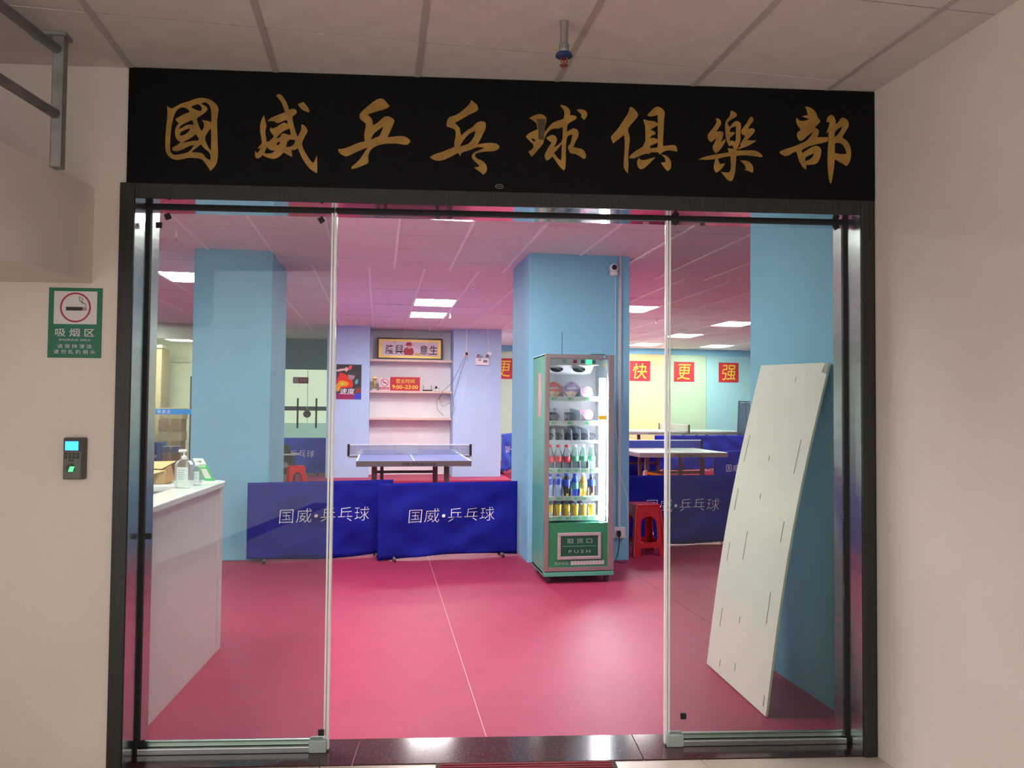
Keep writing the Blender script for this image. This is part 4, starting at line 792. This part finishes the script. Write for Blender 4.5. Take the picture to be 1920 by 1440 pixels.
# header, fan unit, light tube
bx('header', VI, vm, .03, Wm-.12, .05, .30, 1.872, 1.93)
for x, m in ((.16, SIGNW), (.255, REDP), (.325, GREEN)): bx('header_sticker', m, vm, x, x+.035, .046, .05, 1.884, 1.914)
bx('header_display', emat('green display', (.05, .8, .25), .5), vm, .375, .425, .046, .05, 1.882, 1.914); bx('header_display_end', GREYP, vm, .425, .455, .046, .05, 1.882, 1.914)
fu = MB().hexa([(.03, .10, 1.800), (.425, .10, 1.800), (.43, .40, 1.80), (.03, .40, 1.80), (.03, .055, 1.868), (.445, .055, 1.868), (.445, .40, 1.872), (.03, .40, 1.872)]).obj('fan_unit', VI, vm)
for x in (.115, .315):
    f_ = MB().lathe([(.057, -.002), (.057, .004)], (0, 0), 22, 'y').obj('fan', BLACKP, fu, loc=(x, .072, 1.836)); f_.rotation_euler = (math.radians(-32), 0, 0); f_.scale = (1, 1, .62)
    b_ = MB().box(-.055, .055, -.005, -.0022, -.004, .004).obj('fan_blade', STEEL, f_); b_.rotation_euler = (0, .8, 0)
bx('light_tube', emat('cold tube', (.86, .90, 1.0), 32.0), vm, .512, .545, .05, .075, .535, 1.735)
bx('light_bracket', VI, vm, .500, .556, .076, .10, .52, 1.76)
YS = [1.56, 1.35, 1.195, .94, .70, .53]; LN = [3, 3, 6, 6, 6, 6]; X0s, X1s = .034, .487
TAGG = mat('price green', (.20, .75, .28), .5); STRIP = mat('price strip', (.82, .88, .88), .4, var=.02)
DIV = mat('lane divider', (.72, .76, .84), .35, var=.03); WIRE = mat('dark coil wire', (.05, .055, .08), .4, metal=.4)
for si, (z, n) in enumerate(zip(YS, LN)):
    sh = bx('tray', VI, vm, X0s, X1s, .075, Dm-.035, z+.012, z+.020)
    bx('price_strip', STRIP, sh, X0s, X1s, .068, .075, z-.004, z+(.018 if si == 2 else .036))
    w_ = (X1s-X0s)/n
    for i in range(n):
        xa = X0s+w_*i
        if si != 2:
            bx('price_tag', TAGG, sh, xa+w_*.22, xa+w_*.22+.030, .066, .068, z+.004, z+.028); bx('blank_tag', SIGNW, sh, xa+w_*.22+.034, xa+w_*.22+.050, .066, .068, z+.004, z+.028)
        h_ = .105 if n == 6 else .115
        if si == 3 or si == 4: h_ = .10
        if i: MB().prism([(.085, z+.02), (Dm-.05, z+.02), (Dm-.05, z+h_+.03), (.11, z+h_+.01), (.09, z+h_-.012)], xa-.002, xa+.002, 'yz').obj('lane_divider', DIV, sh)
        if si in (1, 2) or (si == 0 and i == 2):
            r_ = .028 if n == 6 else .040; pts = []
            for k in range(97): a_ = k/12*2*math.pi; pts.append((xa+w_/2+r_*math.cos(a_), .10+k*.0035, z+.024+r_+r_*math.sin(a_)))
            MB().tube(pts, .0028, 5).obj('coil', WIRE, sh)
# antenna and stickers
MB().cyl((.21, .27, Zt), (.21, .27, Zt+.215), .0025, 6).lathe([(.016, Zt), (.014, Zt+.012)], (.21, .27), 12).obj('antenna', BLACKP, vm)
bx('top_lead', BLACKP, vm, .05, .52, .20, .206, Zt, Zt+.006); bx('top_box', GREEN, vm, .44, .56, .10, .2, Zt, Zt+.014)
bx('side_sticker', mat('sticker pink', (.62, .36, .36), .5), vm, -.0015, 0, .16, .28, 1.42, 1.80)
bx('yellow_sticker', YELLOWP, vm, .476, .545, .0105, .012, 1.395, 1.435); bx('yellow_sticker', YELLOWP, vm, .522, .54, .0105, .012, 1.86, 1.88)
# ---- goods
PET = glass('clear bottle', (.88, .93, .95), dust_veil=.10, rough=.05, ior=1.3); PETG = glass('green clear bottle', (.72, .90, .82), dust_veil=.10, rough=.05, ior=1.3)
COLA = mat('cola', (.035, .012, .010), .12, var=.05); BLU = mat('bottle blue', (.02, .07, .55), .3, var=.05); ORG = mat('orange juice', (.85, .45, .04), .3, var=.1); LBLUE = mat('pale blue water', (.45, .58, .85), .2)
RL = mat('label red', (.75, .03, .05), .4, var=.15, scale=40); GLB = mat('label green', (.12, .52, .30), .4, var=.25, scale=40); YC = mat('can yellow', (.85, .62, .04), .3, metal=.3, var=.1, scale=30)
def bottle(x, si, label, bm, lm, cm, h=.215, lo=.30, hi=.52, r=.0345, extra=None):
    t = thing('drink_bottle', label, 'bottle', (VX+x, VY+.128, YS[si]+.0205), 0, group='drink bottles in the vending machine')
    MB().lathe([(r*.85, 0), (r, .008), (r, h*.28), (r*.95, h*.33), (r, h*.40), (r, h*.58), (r*.8, h*.72), (r*.45, h*.86), (r*.42, h*.92)], n=16).obj('bottle_body', bm, t, smooth=True)
    MB().lathe([(r*1.015, h*lo), (r*1.03, h*(lo+.01)), (r*1.03, h*(hi-.01)), (r*1.015, h*hi)], n=16).obj('bottle_label', lm, t, smooth=True)
    MB().lathe([(r*.50, h*.90), (r*.50, h*.995), (r*.44, h)], n=12).obj('bottle_cap', cm, t)
    if extra: MB().lathe([(r*.35, -r*1.05), (r*.35, -r*.9)], (0, h*.12), 12, 'y').obj('price_dot', extra, t)
lane = [X0s+(X1s-X0s)/6*(i+.5) for i in range(6)]
for i in range(3): bottle(lane[i], 3, ('leftmost', 'second', 'third')[i]+' clear bottle with red cap and red label on the fourth shelf', PET, RL, MATS['label red'])
for i in range(3, 6): bottle(lane[i], 3, ('first', 'middle', 'rightmost')[i-3]+' clear bottle with green label on the fourth shelf', PETG, GLB, WHITE, lo=.34, hi=.54)
bottle(lane[0], 4, 'leftmost water bottle with blue shoulder on the fifth shelf', LBLUE, BLU, BLU, .20, .55, .80); bottle(lane[1], 4, 'second water bottle with blue shoulder on the fifth shelf', LBLUE, BLU, BLU, .20, .55, .80)
bottle(lane[2], 4, 'dark cola bottle with blue label and yellow dot, third on the fifth shelf', COLA, BLU, BLU, .205, .45, .75, extra=YELLOWP)
bottle(lane[3], 4, 'blue and green labelled bottle on the fifth shelf', BLU, mat('label teal', (.10, .45, .50), .4, var=.3, scale=30), BLU, .205, .35, .62)
bottle(lane[4], 4, 'yellow juice bottle with orange base on the fifth shelf', ORG, mat('label lemon', (.85, .75, .10), .4, var=.2, scale=30), WHITE, .205, .25, .60)
bottle(lane[5], 4, 'rightmost dark cola bottle with blue label on the fifth shelf', COLA, BLU, BLU, .195, .50, .78, extra=YELLOWP)
ORD = ('leftmost', 'second', 'third', 'fourth', 'fifth', 'rightmost')
for i in range(6):
    t = thing('drink_can', ORD[i]+' yellow drink can on the bottom shelf', 'can', (VX+lane[i], VY+.118, YS[5]+.0205), .4*i, group='yellow cans in the vending machine')
    MB().lathe([(.0325, .006), (.0335, .010), (.0335, .104), (.0325, .109)], n=18).obj('can_body', YC, t, smooth=True)
    MB().lathe([(.027, .109), (.0325, .109), (.028, .117)], n=18).obj('can_lid', CHROME, t); MB().lathe([(.028, 0), (.0325, .006)], n=18).obj('can_base', CHROME, t); MB().box(-.013, .013, -.035, -.033, .02, .05).obj('can_print', SIGNW, t)
def noodle(x, si, r, label, c1, c2, y=.10, dz=0):
    t = thing('noodle_cup', label, 'noodle cup', (VX+x, VY+y, YS[si]+.0215+r+dz), 0, group='noodle cups in the vending machine')
    MB().lathe([(r*.99, 0), (r*1.0, .004), (r*.95, .02), (r*.72, .10)], (0, 0), 24, 'y').obj('cup', WHITE, t)
    MB().lathe([(r*.97, -.003), (r*.99, 0)], (0, 0), 24, 'y').obj('lid', c1, t)
    MB().prism([(r*.85*math.cos(a), r*.85*math.sin(a)) for a in [math.pi*(1.08+i*.84/10) for i in range(11)]], -.004, -.003, 'xz').obj('lid_print', c2, t)
    MB().prism([(-r*.6, r*.05), (r*.62, r*.15), (r*.55, r*.38), (-r*.5, r*.30)], -.0042, -.003, 'xz').obj('lid_band', SIGNW, t)
PK = mat('lid coral', (.80, .22, .18), .4, var=.3, scale=25); PU = mat('lid violet', (.42, .30, .50), .4, var=.4, scale=25); PN = mat('lid pink', (.85, .30, .48), .4, var=.3, scale=25); CRM = mat('lid cream', (.85, .62, .45), .4, var=.3, scale=25)
noodle(.098, 0, .071, 'large coral noodle cup at the left of the top shelf', PK, CRM); noodle(.255, 0, .072, 'large violet noodle cup in the middle of the top shelf', PU, CRM); noodle(.395, 0, .053, 'small pink noodle cup at the right of the top shelf', PN, CRM)
noodle(.408, 1, .045, 'front pink noodle cup on the second shelf', PN, CRM, .095, .022); noodle(.385, 1, .045, 'middle pink noodle cup behind the front one on the second shelf', PN, CRM, .215, .022); noodle(.40, 1, .045, 'rearmost pink noodle cup on the second shelf', PN, CRM, .335, .022)

# ---- fittings on the right pillar
tr_ = thing('cable_trunking', 'grey cable trunking running down the front of the right pillar', 'trunking', (2.341, 7.2185, .0))
bx('trunk', mat('trunk grey', (.55, .57, .60), .5), tr_, -.014, .014, -.018, 0, .33, 3.0, bevel=.002)
sk = thing('double_socket', 'white double socket low on the right pillar beside the vending machine', 'socket', (2.345, 7.2185, .225))
bx('plate', WHITE, sk, -.055, .055, -.03, 0, 0, .105, bevel=.004); bx('plug', BLACKP, sk, -.035, .0, -.065, -.03, .02, .075, bevel=.005)
tag(MB().tube([(2.33, 7.16, .25), (2.325, 7.15, .18), (2.30, 7.12, .08), (2.27, 7.10, .02), (2.33, 7.08, .006), (2.36, 7.10, .006)], .005, 6).obj('power_cable', BLACKP), 'black power cable hanging from the pillar socket to the floor', 'cable')
tag(MB().tube([(2.29, 7.20, 2.79), (2.295, 7.21, 2.2), (2.29, 7.21, 1.5), (2.33, 7.19, .9), (2.42, 7.20, .62), (2.43, 7.19, .25), (2.37, 7.19, .20)], .0025, 5).obj('thin_cable', WHITE), 'thin white cable hanging from the pillar camera down to the socket', 'cable')
tag(MB().tube([(2.245, 7.20, 1.60), (2.27, 7.20, 1.46), (2.265, 7.20, 1.33), (2.283, 7.19, 1.24), (2.265, 7.20, 1.12), (2.25, 7.20, 1.02)], .004, 5).obj('dark_cable', BLACKP), 'crooked dark cable beside the upper right edge of the vending machine', 'cable')
